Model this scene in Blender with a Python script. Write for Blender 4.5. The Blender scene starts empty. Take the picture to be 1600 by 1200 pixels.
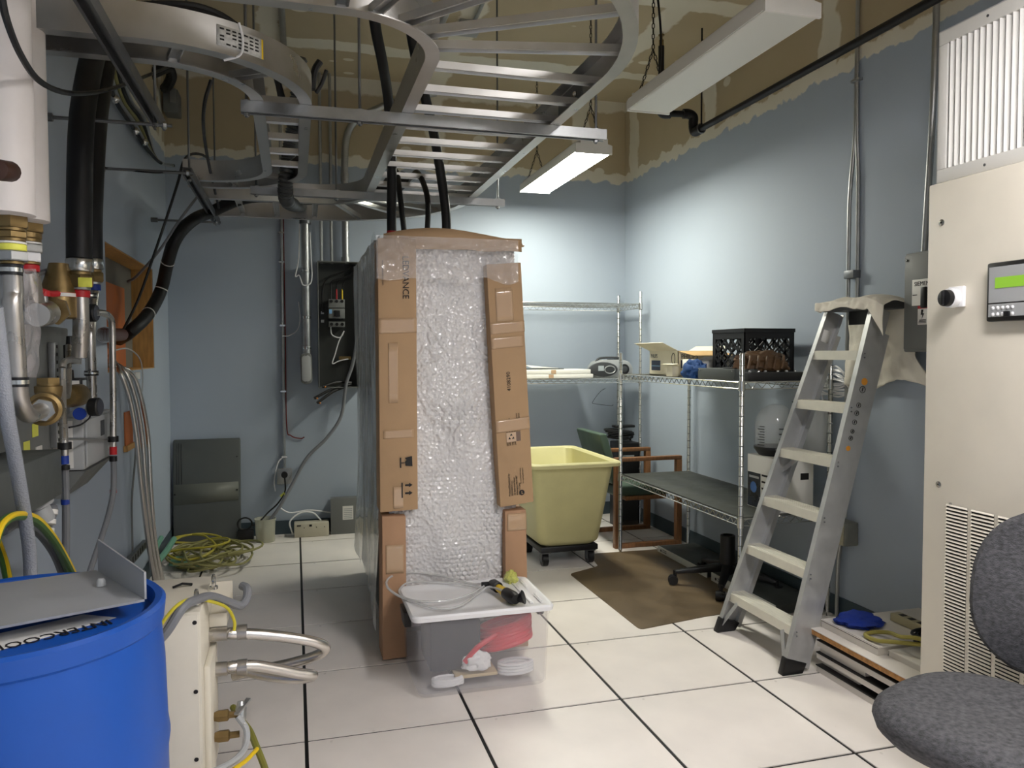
import bpy, bmesh, math, random
from mathutils import Vector, Matrix, noise
random.seed(7)
SC = bpy.context.scene
COL = SC.collection
V = Vector

# ------------------------------------------------------------------ camera
F_PX, YAW, PITCH, ROLL, CAM_H = 1206.9, 0.27423, 0.0404, -0.00268, 1.389
_fw = V((math.sin(YAW)*math.cos(PITCH), math.cos(YAW)*math.cos(PITCH), -math.sin(PITCH)))
_rt0 = V((math.cos(YAW), -math.sin(YAW), 0)); _up0 = _rt0.cross(_fw)
_rt = _rt0*math.cos(ROLL) + _up0*math.sin(ROLL); _up = _up0*math.cos(ROLL) - _rt0*math.sin(ROLL)
cd = bpy.data.cameras.new('camera'); cam = bpy.data.objects.new('camera', cd); COL.objects.link(cam)
cd.sensor_width = 36; cd.lens = F_PX/1600*36; cd.clip_start = 0.02; cd.clip_end = 60
m = Matrix((( _rt.x, _up.x, -_fw.x, 0), (_rt.y, _up.y, -_fw.y, 0), (_rt.z, _up.z, -_fw.z, CAM_H), (0,0,0,1)))
cam.matrix_world = m
SC.camera = cam

# ------------------------------------------------------------------ world and exposure
w = bpy.data.worlds.new('room_world'); SC.world = w; w.use_nodes = True
w.node_tree.nodes['Background'].inputs[0].default_value = (0.75, 0.8, 0.9, 1)
w.node_tree.nodes['Background'].inputs[1].default_value = 0.05
SC.view_settings.view_transform = 'Standard'; SC.view_settings.look = 'None'
SC.view_settings.gamma = 1; SC.view_settings.use_curve_mapping = False
SC.view_settings.exposure = 2.25
LAMP_FAR = 13.0      # emission of the lit tube fixture in view
LAMP_NEAR = 14.0      # emission of the lit tube fixtures behind the photographer

# room, metres
XL, XR, YB, YF, ZC, ZPAINT = -0.888, 2.741, 6.15, -2.4, 3.51, 2.835

# ------------------------------------------------------------------ helpers
def at(px, py, X=None, Y=None, Z=None):
    """point of the ray through a photo pixel at a given real plane"""
    d = _fw + _rt*((px-800)/F_PX) + _up*((600-py)/F_PX)
    if X is not None: t = X/d.x
    elif Y is not None: t = Y/d.y
    else: t = (Z-CAM_H)/d.z
    return V((0,0,CAM_H)) + d*t
def lin(c):
    c /= 255.0
    return c/12.92 if c <= 0.04045 else ((c+0.055)/1.055)**2.4
def rgb(r, g, b): return (lin(r), lin(g), lin(b), 1)

MATS = {}
def mat(name, col, rough=0.5, metal=0.0, var=0.0, vscale=8.0, bump=0.0, bscale=60.0, trans=0.0, alpha=1.0, emit=None, estr=0.0, spec=0.5, coat=0.0, stretch=None, ior=1.45):
    if name in MATS: return MATS[name]
    M = bpy.data.materials.new(name); M.use_nodes = True; nt = M.node_tree; N = nt.nodes; L = nt.links
    b = N['Principled BSDF']
    b.inputs['Base Color'].default_value = col; b.inputs['Roughness'].default_value = rough; b.inputs['Metallic'].default_value = metal
    b.inputs['Specular IOR Level'].default_value = spec; b.inputs['IOR'].default_value = ior
    b.inputs['Transmission Weight'].default_value = trans; b.inputs['Alpha'].default_value = alpha; b.inputs['Coat Weight'].default_value = coat
    if emit: b.inputs['Emission Color'].default_value = emit; b.inputs['Emission Strength'].default_value = estr
    tc = N.new('ShaderNodeTexCoord'); src = tc.outputs['Object']
    if stretch:
        mp = N.new('ShaderNodeMapping'); mp.inputs['Scale'].default_value = stretch; L.new(src, mp.inputs[0]); src = mp.outputs[0]
    if var:
        nz = N.new('ShaderNodeTexNoise'); nz.inputs['Scale'].default_value = vscale; nz.inputs['Detail'].default_value = 6; L.new(src, nz.inputs['Vector'])
        mr = N.new('ShaderNodeMapRange'); mr.inputs[1].default_value = .3; mr.inputs[2].default_value = .7; mr.inputs[3].default_value = 1-var; mr.inputs[4].default_value = 1+var*.6
        L.new(nz.outputs[0], mr.inputs[0])
        mx = N.new('ShaderNodeMix'); mx.data_type = 'RGBA'; mx.blend_type = 'MULTIPLY'; mx.inputs[0].default_value = 1
        mx.inputs[6].default_value = col; L.new(mr.outputs[0], mx.inputs[7]); L.new(mx.outputs[2], b.inputs['Base Color'])
        r2 = N.new('ShaderNodeMapRange'); r2.inputs[1].default_value = .3; r2.inputs[2].default_value = .7; r2.inputs[3].default_value = max(.02, rough-.08); r2.inputs[4].default_value = min(1, rough+.1)
        L.new(nz.outputs[0], r2.inputs[0]); L.new(r2.outputs[0], b.inputs['Roughness'])
    if bump:
        n2 = N.new('ShaderNodeTexNoise'); n2.inputs['Scale'].default_value = bscale; n2.inputs['Detail'].default_value = 4; L.new(src, n2.inputs['Vector'])
        bp = N.new('ShaderNodeBump'); bp.inputs['Strength'].default_value = bump; bp.inputs['Distance'].default_value = .01
        L.new(n2.outputs[0], bp.inputs['Height']); L.new(bp.outputs[0], b.inputs['Normal'])
    MATS[name] = M
    return M

def facets(M, scale, strength):
    """crisp crumple facets in the bump of a film material"""
    nt = M.node_tree; N = nt.nodes; L = nt.links; b = N['Principled BSDF']
    tc = N.new('ShaderNodeTexCoord'); vo = N.new('ShaderNodeTexVoronoi'); vo.inputs['Scale'].default_value = scale; L.new(tc.outputs['Object'], vo.inputs['Vector'])
    bp = N.new('ShaderNodeBump'); bp.inputs['Strength'].default_value = strength; bp.inputs['Distance'].default_value = .01
    L.new(vo.outputs['Distance'], bp.inputs['Height'])
    old = b.inputs['Normal'].links
    if old: L.new(old[0].from_socket, bp.inputs['Normal'])
    L.new(bp.outputs[0], b.inputs['Normal']); b.inputs['Coat Roughness'].default_value = .08
    L.new(bp.outputs[0], b.inputs['Coat Normal'])
    return M
WL = {}
def tag(o, label=None, cat=None, group=None, kind=None):
    if label: o['label'] = label
    if cat: o['category'] = cat
    if group: o['group'] = group
    if kind: o['kind'] = kind
    return o
def thing(name, label, cat, loc=(0,0,0), group=None):
    o = bpy.data.objects.new(name, None); COL.objects.link(o); o.location = loc; o.empty_display_size = .05
    WL[o] = V(loc)
    return tag(o, label, cat, group)
def link(o, parent, world):
    COL.objects.link(o)
    if parent is not None:
        o.parent = parent; o.location = world - WL[parent]
    else: o.location = world
    WL[o] = V(world)

def crom(pts, sub=6, closed=False):
    pts = [V(p) for p in pts]; n = len(pts)
    if n < 3: return pts
    out = []
    rng = range(n if closed else n-1)
    for i in rng:
        if closed: p0, p1, p2, p3 = pts[i-1], pts[i], pts[(i+1) % n], pts[(i+2) % n]
        else:
            p1, p2 = pts[i], pts[i+1]; p0 = pts[i-1] if i else p1*2-p2; p3 = pts[i+2] if i+2 < n else p2*2-p1
        for k in range(sub):
            t = k/sub; t2 = t*t; t3 = t2*t
            out.append(((p1*2) + (p2-p0)*t + (p0*2-p1*5+p2*4-p3)*t2 + (p1*3-p0-p2*3+p3)*t3)*.5)
    if not closed: out.append(pts[-1])
    return out

class MB:
    def __init__(s): s.v = []; s.f = []
    def add(s, vs, fs):
        o = len(s.v); s.v += [V(p) for p in vs]; s.f += [tuple(i+o for i in f) for f in fs]; return s
    def box(s, x0, x1, y0, y1, z0, z1):
        return s.add([(x0,y0,z0),(x1,y0,z0),(x1,y1,z0),(x0,y1,z0),(x0,y0,z1),(x1,y0,z1),(x1,y1,z1),(x0,y1,z1)],
                     [(0,3,2,1),(4,5,6,7),(0,1,5,4),(1,2,6,5),(2,3,7,6),(3,0,4,7)])
    def hexa(s, bot, top):
        """box from four bottom and four top corners, both counter-clockwise from above"""
        return s.add(list(bot)+list(top), [(0,3,2,1),(4,5,6,7),(0,1,5,4),(1,2,6,5),(2,3,7,6),(3,0,4,7)])
    def bar(s, p0, p1, w, h, up=(0,0,1)):
        """rectangular bar from p0 to p1: w across, h along up"""
        p0 = V(p0); p1 = V(p1); d = (p1-p0).normalized(); u = V(up); r = d.cross(u)
        if r.length < 1e-5: r = d.cross(V((1,0,0)))
        r.normalize(); u = r.cross(d)
        c = []
        for p in (p0, p1):
            for a, b in ((-1,-1),(1,-1),(1,1),(-1,1)): c.append(p + r*(a*w/2) + u*(b*h/2))
        return s.add(c, [(0,1,2,3),(7,6,5,4),(0,4,5,1),(1,5,6,2),(2,6,7,3),(3,7,4,0)])
    def rev(s, p0, axis, prof, n=20, cap0=True, cap1=True, hexa=False):
        """surface of revolution: prof is [(distance along axis, radius)]"""
        p0 = V(p0); a = V(axis).normalized(); x = a.orthogonal().normalized(); y = a.cross(x)
        vs = []; k = 6 if hexa else n
        for t, r in prof:
            for i in range(k):
                an = 2*math.pi*i/k
                vs.append(p0 + a*t + (x*math.cos(an)+y*math.sin(an))*r)
        fs = []
        for j in range(len(prof)-1):
            for i in range(k):
                fs.append((j*k+i, j*k+(i+1) % k, (j+1)*k+(i+1) % k, (j+1)*k+i))
        if cap0: fs.append(tuple(reversed(range(k))))
        if cap1: fs.append(tuple((len(prof)-1)*k+i for i in range(k)))
        return s.add(vs, fs)
    def cyl(s, p0, p1, r, r1=None, n=16, hexa=False):
        p0 = V(p0); p1 = V(p1); d = p1-p0
        return s.rev(p0, d, [(0, r), (d.length, r if r1 is None else r1)], n, hexa=hexa)
    def tube(s, path, r, n=8, closed=False, cap=True):
        pts = [V(p) for p in path]; m = len(pts)
        rad = r if callable(r) else (lambda t: r)
        vs = []; nrm = None
        for i, p in enumerate(pts):
            a = pts[i-1] if (i or closed) else pts[i]; b = pts[(i+1) % m] if (i < m-1 or closed) else pts[i]
            d = (b-a)
            d = d.normalized() if d.length > 1e-9 else V((0,0,1))
            if nrm is None: nrm = d.orthogonal().normalized()
            else:
                nrm = nrm - d*nrm.dot(d)
                nrm = nrm.normalized() if nrm.length > 1e-6 else d.orthogonal().normalized()
            bn = d.cross(nrm); rr = rad(i/(m-1))
            for k in range(n):
                an = 2*math.pi*k/n; vs.append(p + (nrm*math.cos(an)+bn*math.sin(an))*rr)
        fs = []
        for j in range(m if closed else m-1):
            for k in range(n):
                j2 = (j+1) % m
                fs.append((j*n+k, j*n+(k+1) % n, j2*n+(k+1) % n, j2*n+k))
        if cap and not closed: fs += [tuple(reversed(range(n))), tuple((m-1)*n+k for k in range(n))]
        return s.add(vs, fs)
    def prism(s, poly, fn, w0, w1):
        """poly: [(u,v)] ; fn(u,v,w) -> point"""
        n = len(poly)
        vs = [fn(u, v, w0) for u, v in poly] + [fn(u, v, w1) for u, v in poly]
        return s.add(vs, [tuple(reversed(range(n))), tuple(range(n, 2*n))] + [(i, (i+1) % n, n+(i+1) % n, n+i) for i in range(n)])
    def grid(s, nu, nv, fn):
        vs = [fn(i/nu, j/nv) for j in range(nv+1) for i in range(nu+1)]; w = nu+1
        return s.add(vs, [(j*w+i, j*w+i+1, (j+1)*w+i+1, (j+1)*w+i) for j in range(nv) for i in range(nu)])
    def sphere(s, c, r, nu=16, nv=10, sc=(1,1,1)):
        c = V(c); vs = [c+V((0,0,-r*sc[2]))]; fs = []
        for j in range(1, nv):
            th = -math.pi/2 + math.pi*j/nv
            for i in range(nu):
                a = 2*math.pi*i/nu
                vs.append(c + V((math.cos(th)*math.cos(a)*r*sc[0], math.cos(th)*math.sin(a)*r*sc[1], math.sin(th)*r*sc[2])))
        vs.append(c+V((0,0,r*sc[2]))); top = len(vs)-1
        for i in range(nu):
            fs.append((0, 1+(i+1) % nu, 1+i)); fs.append((top, 1+(nv-2)*nu+i, 1+(nv-2)*nu+(i+1) % nu))
        for j in range(nv-2):
            for i in range(nu):
                fs.append((1+j*nu+i, 1+j*nu+(i+1) % nu, 1+(j+1)*nu+(i+1) % nu, 1+(j+1)*nu+i))
        return s.add(vs, fs)
    def xf(s, M):
        s.v = [M @ p for p in s.v]; return s
    def mesh(s, name, m, org, bevel=0, smooth=True, solid=0, bseg=2):
        me = bpy.data.meshes.new(name)
        me.from_pydata([p-org for p in s.v], [], s.f); me.validate()
        bm = bmesh.new(); bm.from_mesh(me)
        bmesh.ops.recalc_face_normals(bm, faces=list(bm.faces))
        if bevel:
            es = [e for e in bm.edges if len(e.link_faces) == 2 and e.calc_face_angle(0) > .6]
            bmesh.ops.bevel(bm, geom=es, offset=bevel, segments=bseg, affect='EDGES', profile=.5, clamp_overlap=True)
        for f in bm.faces: f.smooth = smooth
        bm.to_mesh(me); bm.free()
        if smooth: me.set_sharp_from_angle(angle=.62)
        me.materials.append(m)
        return me
    def build(s, name, m, parent=None, bevel=0, smooth=True, solid=0, label=None, cat=None, group=None, kind=None, org=None, bseg=2):
        if org is None:
            xs = [p.x for p in s.v]; ys = [p.y for p in s.v]; zs = [p.z for p in s.v]
            org = V(((min(xs)+max(xs))/2, (min(ys)+max(ys))/2, min(zs)))
        else: org = V(org)
        o = bpy.data.objects.new(name, s.mesh(name, m, org, bevel, smooth, solid, bseg))
        if solid:
            sm = o.modifiers.new('thickness', 'SOLIDIFY'); sm.thickness = solid; sm.offset = 0
        link(o, parent, org)
        return tag(o, label, cat, group, kind)

def copy_tree(o, parent=None, loc=None, rot=None, label=None, top=True):
    c = o.copy(); COL.objects.link(c); c.parent = parent
    if loc is not None: c.location = loc
    if rot is not None: c.rotation_euler = (0, 0, rot)
    if label: c['label'] = label
    WL[c] = V(c.location)
    for ch in list(o.children): copy_tree(ch, c, top=False)
    return c
_dg = None
def lettering(body, size, origin, right, up, m, parent, name='lettering', depth=.0004, align='LEFT', squash=1.0):
    cu = bpy.data.curves.new('txt', 'FONT'); cu.body = body; cu.size = size; cu.align_x = align; cu.extrude = depth; cu.resolution_u = 2
    to = bpy.data.objects.new('txt', cu); COL.objects.link(to)
    dg = bpy.context.evaluated_depsgraph_get(); me = bpy.data.meshes.new_from_object(to.evaluated_get(dg))
    bpy.data.objects.remove(to); bpy.data.curves.remove(cu)
    r = V(right).normalized(); u = V(up).normalized(); n = r.cross(u); o0 = V(origin)
    for v in me.vertices:
        c = v.co.copy(); v.co = r*c.x*squash + u*c.y + n*c.z
    me.name = name; me.materials.clear(); me.materials.append(m)
    o = bpy.data.objects.new(name, me); link(o, parent, o0)
    return o
def arc(c, r, a0, a1, n, fn):
    return [fn(c[0]+r*math.cos(a0+(a1-a0)*i/n), c[1]+r*math.sin(a0+(a1-a0)*i/n)) for i in range(n+1)]

# ------------------------------------------------------------------ materials
galv = mat('galvanised_steel', rgb(176,178,178), .38, .9, var=.16, vscale=14, bump=.02)
alum = mat('aluminium_tray', rgb(196,195,192), .34, .92, var=.1, vscale=10)
tread_m = mat('tread_aluminium', rgb(226,223,210), .45, .3, var=.06, vscale=20)
alum_l = mat('ladder_aluminium', rgb(188,189,189), .42, .6, var=.08, vscale=20)
chrome = mat('chrome_wire', rgb(205,205,200), .22, .95)
steel = mat('stainless_pipe', rgb(190,186,180), .3, .92, var=.08, vscale=12)
dsteel = mat('dark_strut', rgb(120,122,124), .45, .85, var=.12)
brass = mat('brass', rgb(142,120,80), .42, .85, var=.18, vscale=30)
black = mat('black_rubber', rgb(20,20,21), .5, var=.1)
blackp = mat('black_plastic', rgb(24,24,25), .4)
darkg = mat('dark_grey_plastic', rgb(62,64,66), .5)
greyp = mat('grey_enclosure_paint', rgb(112,114,112), .5, var=.05)
greyd = mat('dark_grey_enclosure_paint', rgb(84,88,86), .55, var=.06)
greyl = mat('light_grey_plastic', rgb(168,170,170), .45)
hoseg = mat('grey_hose', rgb(120,122,126), .5)
white = mat('white_paint', rgb(228,226,220), .5)
whitep = mat('white_plastic', rgb(235,235,236), .35)
cream = mat('cream_cabinet_paint', rgb(230,223,207), .45, var=.05, vscale=5, bump=.01)
creamw = mat('cream_unit_paint', rgb(214,208,192), .5, var=.05, vscale=9)
card = mat('cardboard', rgb(180,148,112), .75, var=.07, vscale=6, bump=.03, bscale=90)
card2 = mat('reddish_cardboard', rgb(178,140,108), .75, var=.08, vscale=6, bump=.03)
ink = mat('black_ink', rgb(28,26,26), .6)
red = mat('red_paint', rgb(178,30,36), .4)
blue = mat('blue_band', rgb(24,54,140), .4)
yellow = mat('yellow_plastic', rgb(232,196,30), .4)
yellowt = mat('yellow_tag', rgb(232,232,96), .5)
wood = mat('warm_wood', rgb(134,92,58), .45, var=.25, vscale=10, stretch=(8,1,1))
pine = mat('pine_framing', rgb(196,150,88), .65, var=.25, vscale=8, stretch=(6,6,1))
ply = mat('orange_plywood', rgb(184,104,52), .65, var=.2, vscale=6)
tapem = mat('clear_packing_tape', rgb(190,159,126), .12, coat=.6, bump=.12, bscale=14)
greenyel = mat('green_sleeve', rgb(64,104,44), .45)
# ================================================================== the room
def drywall_mat(name, ui, paint=True, ceiling=False):
    M = bpy.data.materials.new(name); M.use_nodes = True; nt = M.node_tree; N = nt.nodes; L = nt.links
    b = N['Principled BSDF']; b.inputs['Roughness'].default_value = .62; b.inputs['Specular IOR Level'].default_value = .3
    tc = N.new('ShaderNodeTexCoord'); sp = N.new('ShaderNodeSeparateXYZ'); L.new(tc.outputs['Object'], sp.inputs[0])
    U = sp.outputs[ui]; W = sp.outputs[1 if ceiling else 2]
    def math_(op, a, b_=None, c=None):
        n = N.new('ShaderNodeMath'); n.operation = op
        for i, x in enumerate((a, b_, c)):
            if x is None: continue
            if isinstance(x, (int, float)): n.inputs[i].default_value = x
            else: L.new(x, n.inputs[i])
        return n.outputs[0]
    def nz(scale, detail=3, off=0.0):
        n = N.new('ShaderNodeTexNoise'); n.inputs['Scale'].default_value = scale; n.inputs['Detail'].default_value = detail
        mp = N.new('ShaderNodeMapping'); mp.inputs['Location'].default_value = (off, off*1.7, off*.6)
        L.new(tc.outputs['Object'], mp.inputs[0]); L.new(mp.outputs[0], n.inputs['Vector']); return n.outputs[0]
    def step(x, e0, e1):
        n = N.new('ShaderNodeMapRange'); n.inputs[1].default_value = e0; n.inputs[2].default_value = e1; n.inputs[3].default_value = 0; n.inputs[4].default_value = 1
        L.new(x, n.inputs[0]); return n.outputs[0]
    def mix(f, a, c):
        n = N.new('ShaderNodeMix'); n.data_type = 'RGBA'
        if isinstance(f, float): n.inputs[0].default_value = f
        else: L.new(f, n.inputs[0])
        for k, x in ((6, a), (7, c)):
            if isinstance(x, tuple): n.inputs[k].default_value = x
            else: L.new(x, n.inputs[k])
        return n.outputs[2]
    wob = math_('MULTIPLY', math_('SUBTRACT', nz(5.0, 4), .5), .16)
    # taped joints
    def band(x, per, off, half):
        mm = math_('PINGPONG', math_('ADD', x, off), per/2)     # distance pattern 0..per/2
        return step(math_('ADD', mm, wob), half+.008, half-.008)
    j1 = band(U, 1.22, .12, .075)
    j2 = band(W, 1.22 if ceiling else 9.0, .55 if ceiling else .0, .08)
    vo = N.new('ShaderNodeTexVoronoi'); vo.inputs['Scale'].default_value = 2.5; vo.inputs['Randomness'].default_value = .9
    mp = N.new('ShaderNodeMapping'); mp.inputs['Scale'].default_value = (1, 1.6, 1) if ceiling else ((1, 1, 1.4))
    L.new(tc.outputs['Object'], mp.inputs[0]); L.new(mp.outputs[0], vo.inputs['Vector'])
    pt = step(math_('ADD', vo.outputs['Distance'], math_('MULTIPLY', wob, .6)), .14, .12)
    comp = math_('MAXIMUM', math_('MAXIMUM', j1, j2), pt)
    tan = mix(nz(3.0, 5, 3.0), rgb(176,161,131), rgb(192,177,148))
    mud = mix(nz(7.0, 5, 9.0), rgb(216,210,192), rgb(226,221,206))
    base = mix(comp, tan, mud)
    if not ceiling:
        top = step(math_('ADD', W, wob), 3.40, 3.42); base = mix(top, base, mud)
    if paint:
        e = math_('ADD', W, math_('MULTIPLY', math_('SUBTRACT', nz(9.0, 6, 5.0), .5), .14))
        strip = step(e, ZPAINT+.075, ZPAINT+.065); base = mix(strip, base, mud)
        pm = step(e, ZPAINT+.004, ZPAINT-.004)
        blu = mix(nz(1.5, 4, 2.0), rgb(163,174,187), rgb(171,181,193))
        base = mix(pm, base, blu)
    L.new(base, b.inputs['Base Color'])
    bp = N.new('ShaderNodeBump'); bp.inputs['Strength'].default_value = .06; bp.inputs['Distance'].default_value = .004
    L.new(nz(90, 3), bp.inputs['Height']); L.new(bp.outputs[0], b.inputs['Normal'])
    return M
wall_b = drywall_mat('painted_drywall_back', 0); wall_s = drywall_mat('painted_drywall_side', 1); ceil_m = drywall_mat('bare_drywall_ceiling', 0, False, True)
T = .12
def struct(name, mb, m, **k):
    return mb.build(name, m, org=(0,0,0), kind='structure', smooth=False, **k)
struct('wall_back', MB().box(XL-T, XR+T, YB, YB+T, -.1, ZC+T), wall_b)
struct('wall_front', MB().box(XL-T, XR+T, YF-T, YF, -.1, ZC+T), wall_b)
struct('wall_right', MB().box(XR, XR+T, YF, YB, -.1, ZC+T), wall_s)
HY0, HY1, HZ0, HZ1 = 4.21, 5.54, 1.295, 1.942
wl = MB()
wl.box(XL-T, XL, YF, HY0, -.1, ZC+T); wl.box(XL-T, XL, HY1, YB, -.1, ZC+T)
wl.box(XL-T, XL, HY0, HY1, -.1, HZ0); wl.box(XL-T, XL, HY0, HY1, HZ1, ZC+T)
WLf = struct('wall_left', wl, wall_s)
struct('ceiling', MB().box(XL, XR, YF, YB, ZC, ZC+T), ceil_m)
# framing seen in the cut opening of the left wall
MB().box(XL-.128, XL-.118, HY0-.03, HY1-.28, HZ0-.03, HZ1-.15).build('plywood_sheet', ply, WLf)
MB().box(XL-.150, XL-.130, HY0-.4, HY1+.3, HZ0-.4, HZ1+.3).build('cavity_back', mat('cavity_board', rgb(120,116,106), .8), WLf)
MB().box(XL-.129, XL-.004, HY1-.008, HY1+.04, HZ0-.1, HZ1+.04).build('stud', pine, WLf)
MB().box(XL-.129, XL-.004, HY0-.04, HY0+.004, HZ0-.1, HZ1+.04).build('stud', pine, WLf)
MB().box(XL-.129, XL-.004, HY0-.04, HY1+.04, HZ1-.006, HZ1+.04).build('top_plate', pine, WLf)
MB().box(XL-.129, XL-.004, HY0-.04, HY1+.04, HZ0-.04, HZ0+.006).build('bottom_plate', pine, WLf)
# rubber base
bb = mat('slate_rubber_base', rgb(62,76,84), .6)
struct('baseboard_back', MB().box(XL, XR, YB-.008, YB, 0, .105), bb)
struct('baseboard_right', MB().box(XR-.008, XR, YF, YB-.008, 0, .105), bb)
struct('baseboard_left', MB().box(XL, XL+.008, YF, YB-.008, 0, .105), bb)
# raised access floor: every panel its own piece with black edge gaps
tile_m = mat('laminate_floor_panel', rgb(240,233,226), .34, var=.05, vscale=5)
fl = struct('floor', MB().box(XL, XR, YF, YB, -.10, -.004), mat('black_tile_edge', rgb(14,13,14), .6))
TS = .6096; TX0, TY0, G = .0225, 2.814, .0065
xs = [XL-G] + [TX0+TS*k for k in range(-1, 5)] + [XR+G]
ys = [TY0+TS*k for k in range(-9, 7)]; ys = [YF-G] + [y for y in ys if YF+.05 < y < YB-.05] + [YB+G]
for i in range(len(xs)-1):
    for j in range(len(ys)-1):
        MB().box(xs[i]+G, xs[i+1]-G, ys[j]+G, ys[j+1]-G, -.004, 0).build('floor_tile', tile_m, fl, smooth=False)
# ================================================================== overhead cable ladders
ZS0, ZS1 = 2.262, 2.303       # strut bottom and top
ZR = ZS1 + .001
def rail(path, h, fl_w, side, name, root, m):
    """C-section side rail swept along a horizontal path; flanges point to side (+1 left of travel)"""
    n = len(path); t = .004; mb = MB(); vs = []
    prof = [(0,0),(fl_w,0),(fl_w,t),(t,t),(t,h-t),(fl_w,h-t),(fl_w,h),(0,h)]
    for i, p in enumerate(path):
        a = V(path[max(i-1,0)]); b = V(path[min(i+1,n-1)]); d = (b-a).normalized(); lf = V((-d.y, d.x, 0))*side
        for u, v in prof: vs.append(V((p[0], p[1], ZR+v)) + lf*u)
    k = len(prof); fs = []
    for i in range(n-1):
        for j in range(k): fs.append((i*k+j, i*k+(j+1) % k, (i+1)*k+(j+1) % k, (i+1)*k+j))
    fs += [tuple(reversed(range(k))), tuple((n-1)*k+j for j in range(k))]
    mb.add(vs, fs)
    return mb.build(name, m, root)
def rung(p0, p1, root, z=.028, w=.036, h=.024):
    p0 = V((p0[0], p0[1], ZR+z)); p1 = V((p1[0], p1[1], ZR+z)); d = (p1-p0).normalized(); r = d.cross(V((0,0,1)))
    mb = MB(); poly = [(-w/2,h/2),(-w/2,-h/2),(-w/2+.004,-h/2),(-w/2+.007,-h/2+.012),(w/2-.007,-h/2+.012),(w/2-.004,-h/2),(w/2,-h/2),(w/2,h/2)]
    mb.prism(poly, lambda u, v, q: p0.lerp(p1, q) + r*u + V((0,0,v)), 0, 1)
    return mb.build('rung', alum, root, smooth=False)

# wide ladder: runs along the room and turns left at both ends
tray = thing('cable_ladder', 'wide aluminium cable ladder with closely spaced rungs hanging above the wrapped rack', 'cable tray', (.73, 3.5, ZR))
CX, RI, RO = .13, .275, .915
YN, YFAR = 2.45, 4.62
H1 = .115
def arcp(cx, cy, r, a0, a1, n=22): return [(cx+r*math.cos(a0+(a1-a0)*i/n), cy+r*math.sin(a0+(a1-a0)*i/n)) for i in range(n+1)]
pin = [(-.86, YN-RI)] + arcp(CX, YN, RI, -math.pi/2, 0) + [(CX+RI, 3.5)] + arcp(CX, YFAR, RI, 0, math.pi/2) + [(-.50, YFAR+RI)]
pout = [(-.86, YN-RO)] + arcp(CX, YN, RO, -math.pi/2, 0) + [(CX+RO, 3.5)] + arcp(CX, YFAR, RO, 0, math.pi/2) + [(-.50, YFAR+RO)]
rail(pin, H1, .045, -1, 'side_rail', tray, alum)
rail(pout, H1, .045, 1, 'side_rail', tray, alum)
y = YN+.10
while y < YFAR+.02:
    rung((CX+RI+.004, y), (CX+RO-.004, y), tray); y += .2286
for cy, sgn in ((YN, -1), (YFAR, 1)):
    for a in (12, 31, 50, 70, 89):
        an = math.radians(a)*sgn
        rung((CX+(RI+.004)*math.cos(an), cy+(RI+.004)*math.sin(an)), (CX+(RO-.004)*math.cos(an), cy+(RO-.004)*math.sin(an)), tray)
for x in (-.12, -.36, -.60, -.80): rung((x, YN-RI-.004), (x, YN-RO+.004), tray)
for x in (-.1, -.32): rung((x, YFAR+RI+.004), (x, YFAR+RO-.004), tray)
# splice plates and carriage bolts on the near bend
sp = MB().box(-.20, .06, YN-RI-.011, YN-RI-.005, ZR+.008, ZR+.10); sp.build('splice_plate', alum, tray)
sb = MB()
for x in (at(418,8,Y=YN-RI).x, at(484,14,Y=YN-RI).x): MB().sphere((x, YN-RI-.011, ZR+.045), .014, 12, 8, (1,.6,1)).build('splice_bolt', chrome, tray)
MB().box(CX+RO-.010, CX+RO-.005, 2.72, 2.98, ZR+.015, ZR+.10).build('splice_plate', dsteel, tray)
bo = MB()
for y in (2.78, 2.9): MB().sphere((CX+RO-.012, y, ZR+.06), .011, 10, 6).build('splice_bolt', chrome, tray)

# narrow ladder beside it
nar = thing('cable_ladder', 'narrow aluminium cable ladder with a printed sticker on its curved rail, nearer the left wall', 'cable tray', (-.035, 3.55, ZR))
NX, NI, NO, NY0, NY1 = -.44, .30, .515, 3.0, 4.1
H2 = .105
nin = [(-.80, NY0-NI)] + arcp(NX, NY0, NI, -math.pi/2, 0) + arcp(NX, NY1, NI, 0, math.pi/2) + [(-.55, NY1+NI)]
nout = [(-.80, NY0-NO)] + arcp(NX, NY0, NO, -math.pi/2, 0) + arcp(NX, NY1, NO, 0, math.pi/2) + [(-.55, NY1+NO)]
rail(nin, H2, .045, -1, 'side_rail', nar, alum); rail(nout, H2, .045, 1, 'side_rail', nar, alum)
for y in (3.06, 3.30, 3.55, 3.80, 4.05): rung((NX+NI+.004, y), (NX+NO-.004, y), nar, w=.04)
for cy, sgn in ((NY0, -1), (NY1, 1)):
    for a in (35, 75):
        an = math.radians(a)*sgn
        rung((NX+(NI+.004)*math.cos(an), cy+(NI+.004)*math.sin(an)), (NX+(NO-.004)*math.cos(an), cy+(NO-.004)*math.sin(an)), nar)
# printed sticker on the curved rail (lies on the outer face)
lab_m = mat('faded_paper_sticker', rgb(196,196,192), .6, var=.2, vscale=90)
def on_rail(a, z, off=.0012): an = math.radians(a); return V((NX+(NO+off)*math.cos(an), NY0+(NO+off)*math.sin(an), ZR+z))
a0, a1 = -64, -47
MB().grid(12, 2, lambda u, v: on_rail(a0+(a1-a0)*u, .022+.062*v)).build('sticker', lab_m, nar, solid=.0004)
MB().grid(1, 1, lambda u, v: on_rail(a1+.8*u, .022+.062*v)).build('sticker_edge', yellow, nar, solid=.0004)
lk = MB(); random.seed(3)
for row in range(5):
    for c in range(7):
        if random.random() < .3: continue
        q = a0+1+c*2.2; lk.grid(2, 1, lambda u, v: on_rail(q+1.5*u, .028+row*.011+.005*v, .002))
lk.build('sticker_print', ink, nar, solid=.0003)
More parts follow.
